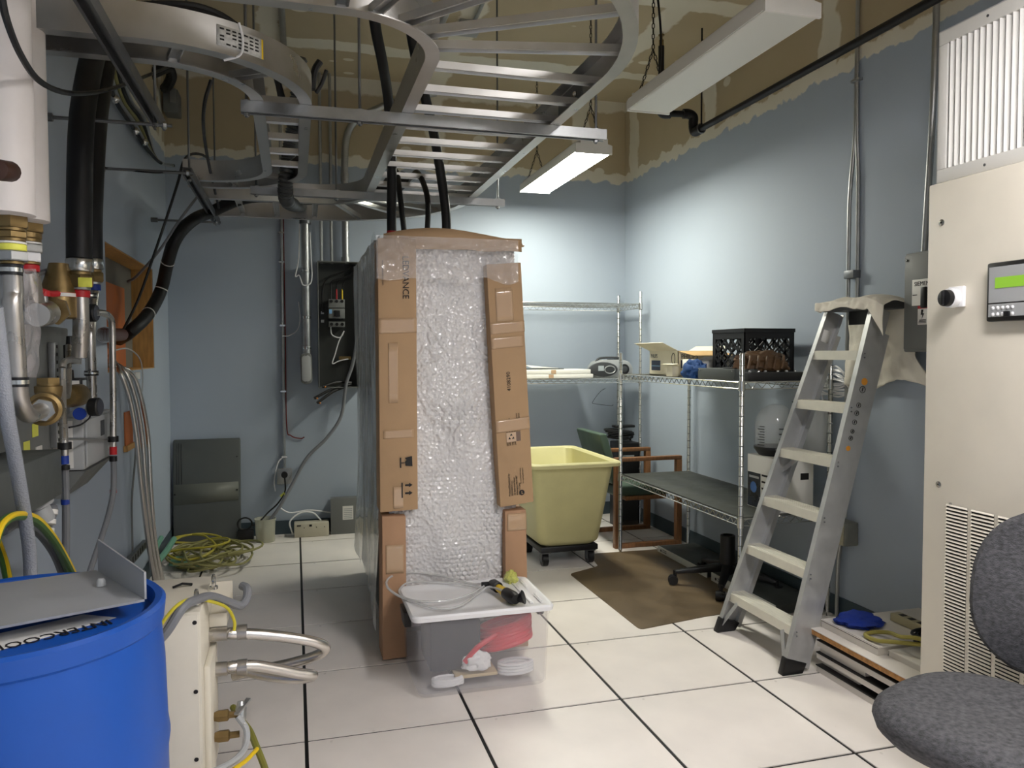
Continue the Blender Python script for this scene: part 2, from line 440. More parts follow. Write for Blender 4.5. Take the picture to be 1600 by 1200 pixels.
# cable tie looped over the rail
MB().tube(crom([on_rail(-56, .108), on_rail(-55, .06, .006), on_rail(-56, .01, .006), on_rail(-60, -.008, -.03)], 6), .004, 6).build('cable_tie', whitep, nar)

# strut channels
def strut(p0, p1, label, m=dsteel, lit=False):
    p0 = V(p0); p1 = V(p1); t = thing('strut_channel', label, 'strut', (p0+p1)/2, 'strut channels under the cable ladders')
    d = (p1-p0).normalized(); r = d.cross(V((0,0,1))); h = ZS1-ZS0; w = .041
    poly = [(-w/2,h),(-w/2,0),(-w/2+.009,0),(-w/2+.009,.003),(-w/2+.003,.003),(-w/2+.003,h-.003),(w/2-.003,h-.003),(w/2-.003,.003),(w/2-.009,.003),(w/2-.009,0),(w/2,0),(w/2,h)]
    MB().prism(poly, lambda u, v, q: p0.lerp(p1, q) + r*u + V((0,0,v)), 0, 1).build('channel', m, t, smooth=False)
    return t
s1 = strut((-.175, 3.0, ZS0), (1.245, 3.0, ZS0), 'long galvanised strut channel crossing in front under both cable ladders', galv)
s2 = strut((-.22, 4.5, ZS0), (1.22, 4.5, ZS0), 'long galvanised strut channel crossing behind the flexible conduit, just above the rack', galv)
s3 = strut((-.495, 2.0, ZS0), (-.495, 3.32, ZS0), 'dark strut channel running along the room beside the thick black hoses')
s4 = strut((-.495, 4.12, ZS0), (-.495, 5.62, ZS0), 'dark strut channel end sloping toward the black hose at the rear left')
def hanger(x, y, s, z1=ZC):
    t = thing('threaded_rod', s, 'rod', (x, y, ZS0), 'hanger rods of the cable ladders')
    MB().cyl((x, y, ZS0-.015), (x, y, z1), .0055, n=8).build('rod', dsteel, t)
    MB().cyl((x, y, ZS0-.010), (x, y, ZS0-.001), .011, hexa=True).build('nut', galv, t)
    MB().cyl((x, y, ZS1), (x, y, ZS1+.004), .018, n=12).build('washer', galv, t)
hanger(1.205, 3.0, 'thin steel rod hanging the lit end of the front strut')
hanger(-.155, 3.0, 'thin steel rod hanging the left end of the front strut')
hanger(.25, 3.0, 'thin steel rod hanging the middle of the front strut')
hanger(1.18, 4.5, 'thin steel rod at the end of the rear strut beside the lit lamp')
hanger(-.19, 4.5, 'thin steel rod at the left end of the rear strut')
hanger(.24, 4.5, 'dark thin steel rod rising from the middle of the rear strut')
hanger(-.495, 3.22, 'thin steel rod above the end of the near left strut')
hanger(-.495, 4.2, 'thin steel rod above the near end of the rear left strut')
hanger(-.495, 5.55, 'thin steel rod above the far end of the rear left strut')
def brace(y, x1, s):
    t = thing('wall_brace_rod', s, 'rod', (XL, y, 2.262), 'brace rods to the left wall')
    MB().cyl((XL, y, 2.262), (x1, y, 2.262), .007, n=8).build('rod', dsteel, t)
    MB().cyl((XL, y, 2.262), (XL+.04, y, 2.262), .016, n=10).build('rod_anchor', dsteel, t)
    MB().cyl((x1-.03, y, 2.262), (x1-.018, y, 2.262), .014, hexa=True).build('nut', chrome, t)
brace(3.24, -.44, 'steel brace rod from left wall to strut, crossing the thick black hoses')
brace(4.06, -.46, 'steel brace rod with thin black wires tied along it')
brace(5.52, -.46, 'short steel brace rod above the wall opening')
# ================================================================== tube light fixtures on chains
def lamp_mat(name, e, tint):
    return mat(name, rgb(226,226,218), .5, emit=(tint[0], tint[1], tint[2], 1), estr=e)
diff_off = mat('unlit_prismatic_diffuser', rgb(214,214,206), .4)
diff_far = lamp_mat('lit_diffuser_far', LAMP_FAR, (1.0, .99, .86))
diff_near = lamp_mat('lit_diffuser_near', LAMP_NEAR, (1.0, .965, .965))
chain_m = mat('dark_chain', rgb(70,66,60), .5, .7)
def fixture(x, y, z, label, dm, L=1.22, W=.235, chains=True):
    t = thing('tube_light_fixture', label, 'light fixture', (x, y, z), 'tube light fixtures hanging in a row')
    x0, x1, y0, y1 = x-W/2, x+W/2, y-L/2, y+L/2
    MB().prism([(x0, z+.004), (x0+.004, z+.004), (x0+.004, z+.042), (x1-.004, z+.042), (x1-.004, z+.004), (x1, z+.004), (x1, z+.056), (x1-.03, z+.062), (x1-.03, z+.085), (x0+.03, z+.085), (x0+.03, z+.062), (x0, z+.056)], lambda u, v, q: V((u, q, v)), y0+.010, y1-.010).build('housing', white, t, smooth=False)
    poly = [(x0+.006, z+.003), (x0+.014, z), (x1-.014, z), (x1-.006, z+.003), (x1-.006, z+.04), (x0+.006, z+.04)]
    MB().prism(poly, lambda u, v, q: V((u, q, v)), y0+.012, y1-.012).build('diffuser', dm, t, smooth=False)
    pe = [(x0-.002, z-.004), (x1+.002, z-.004), (x1+.002, z+.05), (x1-.028, z+.056), (x1-.028, z+.09), (x0+.028, z+.09), (x0+.028, z+.056), (x0-.002, z+.05)]
    for ya, yb in ((y0, y0+.012), (y1-.012, y1)):
        MB().prism(pe, lambda u, v, q: V((u, q, v)), ya, yb).build('end_cap', white, t, smooth=False)
    if chains:
        for yy in (y0+.06, y1-.06):
            mb = MB(); apex = V((x, yy, z+.30))
            def links(p, q):
                p = V(p); q = V(q); d = (q-p); n = max(2, int(d.length/.026)); d.normalize(); a = d.orthogonal().normalized(); b = d.cross(a)
                for i in range(n):
                    c = p.lerp(q, (i+.5)/n); s = a if i % 2 else b
                    mb.tube([c + d*(.017*math.cos(k*math.pi/3)) + s*(.007*math.sin(k*math.pi/3)) for k in range(6)], .0026, 4, closed=True)
            links((x-.07, yy, z+.088), apex); links((x+.07, yy, z+.088), apex); links(apex, (x, yy, ZC))
            mb.build('chain', chain_m, t, smooth=False)
        MB().cyl((x, y0+.06, ZC-.012), (x, y0+.06, ZC), .02).build('ceiling_hook', chain_m, t)
    return t
LX = 1.785
fixA = fixture(LX, 3.115, 2.635, 'unlit white tube light fixture hanging nearest the camera', diff_off)
fixture(LX, 5.08, 2.612, 'brightly lit tube light fixture hanging in the far corner', diff_far)
fixture(1.45, .70, 2.70, 'lit tube light fixture hanging near the white louvred grille', diff_near)
fixture(1.45, -1.05, 2.70, 'lit tube light fixture hanging behind the photographer', diff_near)
# power cord of the unlit fixture
MB().tube(crom([(LX+.0, 3.60, 2.72), (LX+.02, 3.62, 3.0), (LX+.01, 3.66, 3.3), (LX, 3.66, ZC)], 5), .006, 6).build('power_cord', black, fixA)
# ceiling box and slanted conduits
t = thing('junction_box', 'square steel ceiling box with conduit, behind the wide ladder', 'electrical box', (1.10, 4.95, ZC-.06))
MB().box(1.04, 1.17, 4.89, 5.01, ZC-.055, ZC).build('box', galv, t, bevel=.003)
MB().box(1.035, 1.175, 4.885, 5.015, ZC-.06, ZC-.056).build('cover_plate', galv, t)
MB().tube(crom([(1.12, 4.92, ZC-.03), (1.115, 4.7, ZC-.035), (1.10, 4.2, ZC-.03), (1.09, 3.4, ZC-.03)], 4), .013, 8).build('conduit', galv, t)
MB().tube([(.925, 5.6, ZC-.03), (.92, 5.2, ZC-.035), (.92, 4.6, ZC-.035), (.93, 3.2, ZC-.035)], .027, 12).build('ceiling_conduit', galv, label='fat galvanised conduit strapped along the ceiling above the ladder bend', cat='conduit')
MB().tube([(-.04, YB-.3, ZC-.03), (-.045, 5.3, ZC-.03), (-.05, 4.0, ZC-.03)], .02, 10).build('ceiling_conduit', galv, label='slimmer galvanised conduit along the ceiling above the narrow ladder', cat='conduit')

# ================================================================== black sprinkler pipe by the right wall
blackpipe = mat('black_iron_pipe', rgb(30,28,30), .45, .3, var=.15)
t = thing('sprinkler_pipe', 'black iron sprinkler pipe with elbows running along the upper right wall', 'pipe', (2.6, 3.3, 2.85))
PX, PZ = 2.60, 2.862
MB().cyl((PX, 4.66, PZ), (PX, .2, PZ), .021, n=14).build('pipe', blackpipe, t)
MB().tube(crom([(PX, 4.62, PZ), (PX, 4.70, PZ+.0), (PX, 4.725, PZ+.03), (PX, 4.73, PZ+.08)], 6), .032, 14).build('elbow', blackpipe, t)
MB().tube(crom([(PX, 4.73, PZ+.06), (PX, 4.73, PZ+.105), (PX-.03, 4.735, PZ+.125), (PX-.07, 4.74, PZ+.125)], 6), .032, 14).build('elbow', blackpipe, t)
MB().cyl((PX-.05, 4.74, PZ+.125), (PX-.19, 4.75, PZ+.12), .021, n=14).build('pipe', blackpipe, t)
MB().tube(crom([(PX-.16, 4.75, PZ+.12), (PX-.21, 4.755, PZ+.12), (PX-.225, 4.755, PZ+.15), (PX-.225, 4.755, PZ+.2)], 6), .031, 14).build('elbow', blackpipe, t)
MB().cyl((PX-.225, 4.755, PZ+.15), (PX-.225, 4.755, PZ+.56), .02, n=12).build('pipe', blackpipe, t)
sp = MB().cyl((PX-.225, 4.755, PZ+.56), (PX-.225, 4.755, PZ+.60), .016).cyl((PX-.225, 4.755, PZ+.60), (PX-.225, 4.755, PZ+.63), .009)
sp.cyl((PX-.225, 4.755, PZ+.63), (PX-.225, 4.755, PZ+.635), .02); sp.build('sprinkler_head', brass, t)
MB().cyl((PX, 4.62, PZ), (PX, 4.62, ZC), .006, n=8).build('hanger_rod', blackpipe, t)
MB().tube([V((PX+.03*math.cos(a*.52), 4.62, PZ+.03*math.sin(a*.52))) for a in range(12)], .005, 6, closed=True).build('hanger_ring', dsteel, t)
MB().cyl((PX, 1.6, PZ), (PX, 1.6, ZC), .006, n=8).build('hanger_rod', blackpipe, t)
# ================================================================== conduits on the right wall
t = thing('wall_conduit', 'pair of thin steel conduits down the right wall to an outlet box', 'conduit', (2.72, 3.31, .45))
MB().tube(crom([(2.728, 3.31, ZC), (2.728, 3.31, 2.9), (2.728, 3.315, 2.5), (2.712, 3.325, 2.2), (2.712, 3.33, 1.9), (2.712, 3.33, .54)], 5), .0105, 10).build('conduit', galv, t)
MB().tube(crom([(2.728, 3.31, 2.9), (2.73, 3.305, 2.5), (2.73, 3.29, 2.2), (2.73, 3.285, 1.5), (2.73, 3.285, 1.1)], 5), .0105, 10).build('conduit', galv, t)
MB().box(2.695, 2.741, 3.275, 3.345, 1.76, 1.80).build('strap', dsteel, t, bevel=.003)
MB().box(2.715, 2.741, 3.28, 3.34, 2.74, 2.755).build('strap', galv, t, bevel=.003)
MB().box(2.655, 2.741, 3.26, 3.375, .405, .525).build('outlet_box', mat('aged_metal_box', rgb(150,150,142), .5, .6, var=.2), t, bevel=.008)
MB().box(2.650, 2.656, 3.265, 3.37, .41, .52).build('cover_plate', mat('painted_cover', rgb(182,176,152), .5, .3, var=.25, vscale=20), t, bevel=.004)
for z in (.437, .490):
    s = MB().rev((2.6505, 3.317, z), (-1,0,0), [(0,.019),(.003,.018)], 16).build('socket', mat('ivory_socket', rgb(206,198,170), .5), t)
    for dy in (-.006, .006): MB().box(2.6465, 2.6478, 3.317+dy-.001, 3.317+dy+.001, z-.006, z+.006).build('slot', blackp, s)
MB().tube(crom([(2.705, 3.345, .41), (2.71, 3.37, .3), (2.712, 3.38, .1), (2.712, 3.38, 0)], 5), .0105, 10).build('conduit', galv, t)
MB().tube(crom([at(1443,412,X=2.69), at(1448,330,X=2.69), at(1456,200,X=2.69), at(1462,60,X=2.69), (2.70, at(1463,30,X=2.7).y, ZC)], 5), .014, 12).build('wall_conduit', galv, label='single steel conduit rising behind the cream cooling cabinet to the ceiling', cat='conduit')
# ================================================================== safety switch beside the cabinet
t = thing('safety_switch', 'grey safety switch box with white faceplate on the right wall', 'electrical box', (2.67, 2.70, 1.388))
MB().box(2.60, XR, 2.56, 2.83, 1.388, 1.82).build('enclosure', greyp, t, bevel=.006)
MB().box(2.594, 2.599, 2.565, 2.825, 1.40, 1.81).build('cover', greyp, t, bevel=.003)
MB().box(2.588, 2.594, 2.575, 2.775, 1.588, 1.70).build('faceplate', white, t, bevel=.002)
MB().box(2.572, 2.588, 2.686, 2.712, 1.575, 1.665).build('lever', blackp, t, bevel=.004)
lettering('SIEMENS', .026, (2.5875, 2.762, 1.672), (0,-1,0), (0,0,1), ink, t, squash=1.0)
MB().box(2.587, 2.588, 2.745, 2.77, 1.632, 1.635).build('printed_line', ink, t)
lettering('ON', .014, (2.5875, 2.68, 1.642), (0,-1,0), (0,0,1), ink, t); lettering('OFF', .014, (2.5875, 2.68, 1.622), (0,-1,0), (0,0,1), ink, t)
MB().box(2.590, 2.594, 2.69, 2.742, 1.505, 1.585).build('hazard_label', white, t)
MB().box(2.589, 2.590, 2.69, 2.742, 1.573, 1.585).build('hazard_stripe', red, t)
MB().prism([(0,.034),(.012,.034),(.008,.018),(.016,.018),(.004,-.006),(.007,.012),(-.002,.012)], lambda u, v, q: V((q, 2.722-u, 1.535+v)), 2.5885, 2.5895).build('lightning_bolt', ink, t)
for k in range(3): MB().box(2.5885, 2.5895, 2.696, 2.737-k*.003, 1.511+k*.006, 1.514+k*.006).build('printed_line', ink, t)
MB().cyl((2.598, 2.815, 1.79), (2.59, 2.815, 1.79), .006, n=10).build('screw', chrome, t)
MB().tube(crom([(2.67, 2.66, 1.39), (2.675, 2.655, 1.2), (2.70, 2.63, .9), (2.71, 2.6, .5)], 6), .022, 10).build('conduit', hoseg, t)
# ================================================================== cooling cabinet
t = thing('cooling_cabinet', 'tall cream computer room cooling cabinet with control display and louvred vents', 'air conditioner', (2.4, 1.2, 0))
CF, CY1, CY0, CZ = 2.055, 2.138, .10, 1.945
MB().box(CF+.02, XR-.004, CY0, CY1-.003, .0, CZ-.006).build('body', cream, t, bevel=.004)
MB().box(CF, CF+.019, 1.0, CY1, .03, CZ).build('front_panel', cream, t, bevel=.006)
MB().box(CF, CF+.019, CY0, .995, .03, CZ).build('front_panel', cream, t, bevel=.006)
def face(px, py): return at(px, py, X=CF)
for px, py in ((1472,348), (1467,757), (1486,787)):
    p = face(px, py); s = MB().rev(p, (-1,0,0), [(0,.011),(.003,.011),(.004,.008)], 14) if py != 787 else MB().rev(p, (-1,0,0), [(0,.004),(.005,.004),(.006,.002)], 10)
    s = s.build('screw', chrome, t)
    if py != 787: MB().rev(p+V((-.0041,0,0)), (-1,0,0), [(0,.0035),(.0008,.003)], 6).build('screw_socket', ink, s)
# rotary switch
p = face(1497, 464)
MB().box(CF-.014, CF-.0005, p.y-.032, p.y+.026, p.z-.033, p.z+.033).build('switch_base', whitep, t, bevel=.003)
kn = MB().rev((CF-.014, p.y+.004, p.z-.004), (-1,0,0), [(0,.031),(.02,.031),(.022,.028)], 28).build('switch_collar', whitep, t)
kb = MB().rev((CF-.036, p.y+.004, p.z-.004), (-1,0,0), [(0,.027),(.016,.026),(.018,.023)], 28).build('switch_knob', blackp, t)
MB().box(CF-.062, CF-.053, p.y-.001, p.y+.009, p.z-.026, p.z+.018).build('knob_grip', blackp, kb, bevel=.002)
# control display
a = face(1551, 412); b = face(1551, 503); z1 = a.z; z0 = b.z; y1 = a.y; y0 = y1-.30
MB().box(CF-.022, CF-.0005, y0, y1, z0, z1).build('display_bezel', blackp, t, bevel=.006)
zm = z0+.30*(z1-z0)
fp = MB().box(CF-.0235, CF-.0222, y0+.012, y1-.010, zm+.003, z1-.014).build('display_face', greyl, t)
MB().box(CF-.0235, CF-.0222, y0+.012, y1-.010, z0+.014, zm-.001).build('keypad_face', greyl, t)
MB().box(CF-.0245, CF-.0236, y0+.06, y1-.032, zm+.046, zm+.078).build('lcd_screen', mat('green_lcd', rgb(118,160,50), .3, emit=rgb(118,160,50), estr=.15), t)
for r in range(2):
    for c in range(5):
        yy = y1-.026-c*.0165; zz = zm-.013-r*.019
        if r == 1 and c == 3: MB().box(CF-.03, CF-.0236, yy-.009, yy+.009, zz-.008, zz+.008).build('black_key', blackp, t, bevel=.001)
        else: MB().sphere((CF-.0236, yy, zz), .0056, 12, 6, (.6,1,1)).build('button', whitep, t)
# louvred vents: flat dark sheet painted as slot shade behind cream bars
vb = mat('vent_shadow_gap', rgb(20,20,20), .9)
zt = face(1480, 787).z; zb = .22
for k in range(6):
    ya = face(1478, 790).y-.004 - k*.097; yb = ya-.082
    MB().box(CF-.0012, CF-.0004, yb, ya, zb, zt).build('vent_shade_sheet', vb, t, smooth=False)
    mb = MB(); z = zb; pitch = (zt-zb)/58
    for i in range(58):
        zz = zb+i*pitch; mb.add([(CF-.0014, yb, zz+pitch*.42), (CF-.0014, ya, zz+pitch*.42), (CF-.0014, ya, zz+pitch), (CF-.0014, yb, zz+pitch), (CF-.005, yb, zz+pitch*.55), (CF-.005, ya, zz+pitch*.55)],
               [(0,1,5,4),(4,5,2,3),(0,4,3),(1,2,5)])
    o = mb.build('vent_louvers', cream, t, smooth=False); o['kind'] = 'stuff'
# ================================================================== plenum with the white return grille
t = thing('return_grille', 'white return air grille with vertical slats above the cooling cabinet', 'vent', (2.4, 1.3, CZ+.002))
GX = 2.125; gy1 = at(1463, 200, X=GX).y; gz0, gz1 = CZ+.002, 2.475
MB().box(GX+.002, XR-.003, .3, gy1, gz0, gz1).build('plenum_box', mat('grey_white_sheet', rgb(196,196,196), .5), t, bevel=.003)
fy1 = gy1-.020; fy0 = fy1-1.15; fz0, fz1 = gz0+.012, gz1-.012; fw = .045
def fr(ya, yb, za, zb): MB().box(GX-.014, GX+.001, ya, yb, za, zb).build('frame_bar', white, t, bevel=.003)
fr(fy0, fy1, fz1-fw, fz1); fr(fy0, fy1, fz0, fz0+fw); fr(fy1-fw*.8, fy1, fz0+fw, fz1-fw); fr(fy0, fy0+fw*.8, fz0+fw, fz1-fw)
MB().box(GX-.001, GX+.0015, fy0+fw*.8, fy1-fw*.8, fz0+fw, fz1-fw).build('grille_shade_sheet', mat('grille_shadow', rgb(90,90,92), .9), t, smooth=False)  # flat sheet coloured as the shade between the slats
yy = fy1-fw*.8-.016
while yy > fy0+fw*.8+.01:
    MB().bar((GX-.007, yy, fz0+fw), (GX-.007, yy, fz1-fw), .017, .0022, up=(.55,.83,0)).build('slat', white, t, smooth=False)
    yy -= .0232
for z in (fz0+fw*.45, fz1-fw*.45): MB().cyl((GX-.0135, fy1-.19, z), (GX-.0155, fy1-.19, z), .0045, n=10).build('screw', dsteel, t)
# ================================================================== step ladder leaning on the right wall
lad = thing('step_ladder', 'folded aluminium step ladder with six treads leaning by the right wall', 'ladder', (2.0, 3.1, 0))
def rp(side, z, off=0.0):
    """front edge of a rail at height z; side +1 far rail; off: back along the rail depth"""
    k = z/1.62
    y = (3.39-.13*k) if side > 0 else (2.825+.105*k)
    return V((2.0+.53*k+off, y, z))
RD = .095      # rail depth
dirv = V((.53, 0, 1.62)).normalized(); bk = V((dirv.z, 0, -dirv.x))     # rail depth direction
for side in (1, -1):
    mb = MB(); p0 = rp(side, .0); p1 = rp(side, 1.60); fw_, tt = .028, .003
    prof = [(0,0),(fw_,0),(fw_,tt),(tt,tt),(tt,RD-tt),(fw_,RD-tt),(fw_,RD),(0,RD)]
    inn = V((0,-side,0))
    mb.prism(prof, lambda u, v, q: p0.lerp(p1, q) + inn*u + bk*v, .02, 1)
    mb.build('side_rail', alum_l, lad, smooth=False)
    # rubber foot
    f0 = rp(side, 0); f = MB()
    def bx_(q, g): c = f0.lerp(p1, q); return [c-inn*.004-bk*.006+V((0,0,0)), c+inn*.034-bk*.006, c+inn*.034+bk*(RD+.006), c-inn*.004+bk*(RD+.006)]
    lo = bx_(.0, 0); hi = bx_(.045, 0)
    for v_ in lo: v_.z = 0.0
    order = (0,1,2,3) if side < 0 else (3,2,1,0)
    f.hexa([lo[i] for i in order], [hi[i] for i in order]); f.build('rubber_foot', blackp, lad, bevel=.004)
    # folded rear leg behind the rail
    mb = MB(); q0 = rp(side, .05)+bk*(RD+.012)+inn*.012; q1 = rp(side, 1.5)+bk*(RD+.012)+inn*.012
    mb.bar(q0, q1, .022, .028, up=bk); mb.build('rear_leg', alum_l, lad)
for k in range(6):
    z = .196+.2395*k
    a = rp(1, z); b = rp(-1, z); a.y -= .004; b.y += .004
    mb = MB(); h = .042; dpt = V((.088,0,0))
    mb.prism([(0,0),(.003,0),(.003,h-.003),(.085,h-.003),(.085,h-.02),(.088,h-.02),(.088,h),(0,h)], lambda u, v, q: a.lerp(b, q) + V((u,0,v-h)), 0, 1)
    tr = mb.build('tread', tread_m, lad, smooth=False)
    gm = MB()
    for g in range(4): gm.bar(a.lerp(b,.02)+V((.012+g*.02,0,.0008)), a.lerp(b,.98)+V((.012+g*.02,0,.0008)), .006, .0016)
    gm.build('tread_ridge', tread_m, tr, smooth=False)
    rv = MB()
    for s_, e in ((1, a), (-1, b)):
        for dz in (-.012, -.03): rv.sphere(e+V((.0015, s_*.016, dz)), .004, 8, 5)
    rv.build('rivet', dsteel, tr)
for s_ in (1, -1):
    c = rp(s_, .16); d = rp(s_, .03)
    MB().bar(c+V((.01, -s_*.09, -.0)), d+V((.012, -s_*.018, 0)), .003, .022, up=(0,1,0)).build('foot_brace', alum_l, lad)
a = rp(1, 1.6); b = rp(-1, 1.6)
MB().box(a.x-.012, a.x+.165, b.y-.012, a.y+.012, 1.585, 1.625).build('top_cap', mat('ladder_cap_plastic', rgb(70,72,74), .5), lad, bevel=.008)
MB().box(a.x+.09, a.x+.10, b.y+.06, a.y-.06, 1.52, 1.585).build('tool_slot', blackp, lad)
# locking clip
q = at(1232, 735, X=2.45)
MB().bar(q+V((0,-.01,.03)), q+V((0,.015,-.03)), .008, .014).build('spreader_clip', yellow, lad)
MB().bar(at(1212,742,X=2.33), at(1248,716,X=2.36), .006, .02).build('spreader_bar', alum_l, lad)
# stickers on the near rail web
def web(z, v): return rp(-1, z) + V((0,-.0006,0)) + bk*v
for i, (z, hh, c) in enumerate(((1.27,.034,'o'), (1.235,.03,'k'), (1.165,.022,'k'), (1.13,.022,'k'), (1.09,.022,'k'), (1.05,.018,'k'), (1.02,.02,'k'), (.975,.024,'o'))):
    m_ = mat('orange_sticker', rgb(206,140,48), .5) if c == 'o' else ink
    mb = MB(); n = 10; c0 = web(z, .048)
    ring = [c0 + dirv*(hh*.5*math.cos(k*2*math.pi/n)) + bk*(hh*.5*math.sin(k*2*math.pi/n)) for k in range(n)]
    if c == 'o': mb.add(ring+[p-V((0,.0005,0)) for p in ring], [tuple(range(n)), tuple(range(2*n-1, n-1, -1))])
    else: mb.tube(ring, .0016, 4, closed=True); mb.bar(c0-dirv*hh*.3, c0+dirv*hh*.3, .005, .001, up=(0,1,0))
    mb.build('warning_sticker', m_, lad, smooth=False)
pz = rp(1, 1.50); MB().add([pz+V((0,-.0036,0))+bk*u+dirv*v for u, v in ((.03,-.05),(.075,-.05),(.075,.03),(.03,.03))], [(0,1,2,3)]).build('paper_sticker', white, lad, solid=.0005)
# ================================================================== canvas drop cloth
canvas = mat('canvas_drop_cloth', rgb(226,220,206), .85, var=.08, vscale=6, bump=.35, bscale=22)
x0 = a.x
def cloth(u, v):
    # u: along Y from far to near, v: 0 front hang .. top .. 1 back hang
    ya, yb = 3.30, 2.845
    y = ya + (yb-ya)*u
    n1 = noise.noise(V((u*5, v*5, 1.3))); n2 = noise.noise(V((u*13, v*12, 7.7)))
    over = max(0, (u-.80)/.20)                     # part that hangs past the near rail
    hang = .040 + .012*math.sin(u*11) + .11*over
    if v < .12:
        k = v/.12; p = V((x0-.026-.006*n1, y, 1.632-hang*(1-k)))
    elif v < .45:
        k = (v-.12)/.33; p = V((x0-.026+.20*k, y, 1.632+.012*math.sin(k*3.1)+.006*n1))
    else:
        k = (v-.45)/.55; drop = (.40+.03*math.sin(u*7))*k
        p = V((x0+.168+.020*math.sin(k*5+u*8)*k, y-.14*max(0, k-.62)/.38*u*u, 1.632-drop))
    p.z -= .03*over*(1 if v < .5 else .2) + .006*n2
    p.z += .010*n1
    p.x += .010*n2
    if v >= .45: p.x = min(p.x, XR-.012)
    return p
MB().grid(48, 60, cloth).build('drop_cloth', canvas, label='off-white canvas drop cloth draped over the top of the step ladder', cat='cloth', solid=.003)
# coil of white cable hung on the wall behind
mb = MB(); random.seed(5); pts = []
for k in range(8*14):
    an = k/14*2*math.pi; rr = 1+.14*math.sin(k*1.7)
    pts.append(V((2.705+.018*math.sin(k*.9), 3.42+.115*rr*math.cos(an), 1.235+.045*rr*math.sin(an)+.03*math.sin(k*.13))))
pts += [V((2.705,3.52,1.2)), V((2.71,3.50,1.1)), V((2.71,3.46,1.02))]
mb.tube(crom(pts, 2), .005, 6); mb.build('cable_coil', whitep, label='loose coil of white cable on the wall behind the step ladder', cat='cable')
# ================================================================== chrome wire shelving
def wire_unit(label, x0, x1, y0, y1, shelves, ztop, along='y', liner=(), group='chrome wire shelving units'):
    t = thing('wire_shelving', label, 'shelving', ((x0+x1)/2, (y0+y1)/2, 0), group)
    for x in (x0, x1):
        for y in (y0, y1):
            po = MB().rev((x, y, .0), (0,0,1), [(0,.008),(.02,.014),(.024,.0125),(ztop-.004,.0125),(ztop,.010)], 14).build('post', chrome, t)
            g = MB(); z = .15
            while z < ztop-.03: g.rev((x, y, z), (0,0,1), [(0,.0125),(.001,.0132),(.004,.0132),(.005,.0125)], 12, False, False); z += .0508
            g.build('post_groove', dsteel, po, kind='stuff')
    for z in shelves:
        mb = MB()
        for dz, r in ((0,.0035),(-.034,.003)):
            mb.tube([(x0,y0,z+dz),(x1,y0,z+dz),(x1,y1,z+dz),(x0,y1,z+dz),(x0,y0,z+dz)], r, 5)
        # deck wires
        if along == 'y':
            n = int((y1-y0)/.024)
            for i in range(1, n): y = y0+(y1-y0)*i/n; mb.bar((x0, y, z), (x1, y, z), .0048, .0048)
            for k in range(1, 4): x = x0+(x1-x0)*k/4; mb.bar((x, y0, z-.006), (x, y1, z-.006), .006, .006)
        else:
            n = int((x1-x0)/.024)
            for i in range(1, n): x = x0+(x1-x0)*i/n; mb.bar((x, y0, z), (x, y1, z), .0048, .0048)
            for k in range(1, 4): y = y0+(y1-y0)*k/4; mb.bar((x0, y, z-.006), (x1, y, z-.006), .006, .006)
        sh = mb.build('wire_shelf', chrome, t)
        zg = MB()
        def zig(p, q):
            p = V(p); q = V(q); n = max(4, int((q-p).length/.03)); n += n % 2
            zg.tube([p.lerp(q, i/n)+V((0,0,-.002 if i % 2 else -.032)) for i in range(n+1)], .0026, 4)
        zig((x0,y0,z),(x1,y0,z)); zig((x1,y0,z),(x1,y1,z)); zig((x1,y1,z),(x0,y1,z)); zig((x0,y1,z),(x0,y0,z))
        zg.build('truss_wire', chrome, sh)
        for x in (x0, x1):
            for y in (y0, y1): MB().rev((x, y, z-.042), (0,0,1), [(0,.0185),(.05,.0165)], 14).build('shelf_collar', chrome, t)
        if z in liner:
            MB().box(x0+.012, x1-.008, y0+.012, y1-.012, z+.004, z+.008).build('shelf_liner', mat('dark_shelf_liner', rgb(66,68,62), .5, var=.2, vscale=9), t)
    return t
S1 = dict(x0=2.165, x1=2.69, y0=3.425, y1=4.925)
SZ1, SZ0 = 1.237, .541
wire_unit('chrome wire shelving along the right wall, carrying the black crate', S1['x0'], S1['x1'], S1['y0'], S1['y1'], (SZ0, SZ1), 1.385, 'y', (SZ0,))
S2Y0, S2Y1 = 5.655, 6.09
wire_unit('tall chrome wire shelving along the back wall, carrying the boombox', 1.14, 2.655, S2Y0, S2Y1, (1.185, 1.775), 1.872, 'x')
TOP = SZ1+.0036
# ---- on the back shelf
paper = mat('white_paper', rgb(232,230,222), .7)
for i, (x0, x1, z, h, l) in enumerate(((1.70,2.27,0,.032,'white flat carton lowest in the small stack on the back shelf'), (1.72,2.25,.033,.035,'white flat carton second in the small stack on the back shelf'))):
    t = thing('flat_carton', l, 'box', ((x0+x1)/2, 5.85, 1.1888+z)); zz = 1.1888+z
    MB().box(x0, x1, 5.70, 6.02, zz, zz+h).build('carton', paper, t, bevel=.003)
    MB().box(x0+.2, x0+.24, 5.6985, 5.7, zz+.002, zz+h-.002).build('tape', tapem, t)
zz = 1.1888+.0685
t = thing('open_book', 'thin grey and white booklet lying tilted on top of the flat cartons', 'book', (1.86, 5.85, zz))
MB().hexa([(1.74,5.74,zz),(2.04,5.74,zz+.002),(2.04,5.96,zz+.002),(1.74,5.96,zz)], [(1.74,5.74,zz+.006),(2.04,5.74,zz+.008),(2.04,5.96,zz+.008),(1.74,5.96,zz+.006)]).build('back_cover', greyd, t)
MB().hexa([(1.78,5.76,zz+.012),(2.0,5.76,zz+.0085),(2.0,5.95,zz+.0085),(1.78,5.95,zz+.03)], [(1.78,5.76,zz+.016),(2.0,5.76,zz+.012),(2.0,5.95,zz+.012),(1.78,5.95,zz+.034)]).build('pages', paper, t)
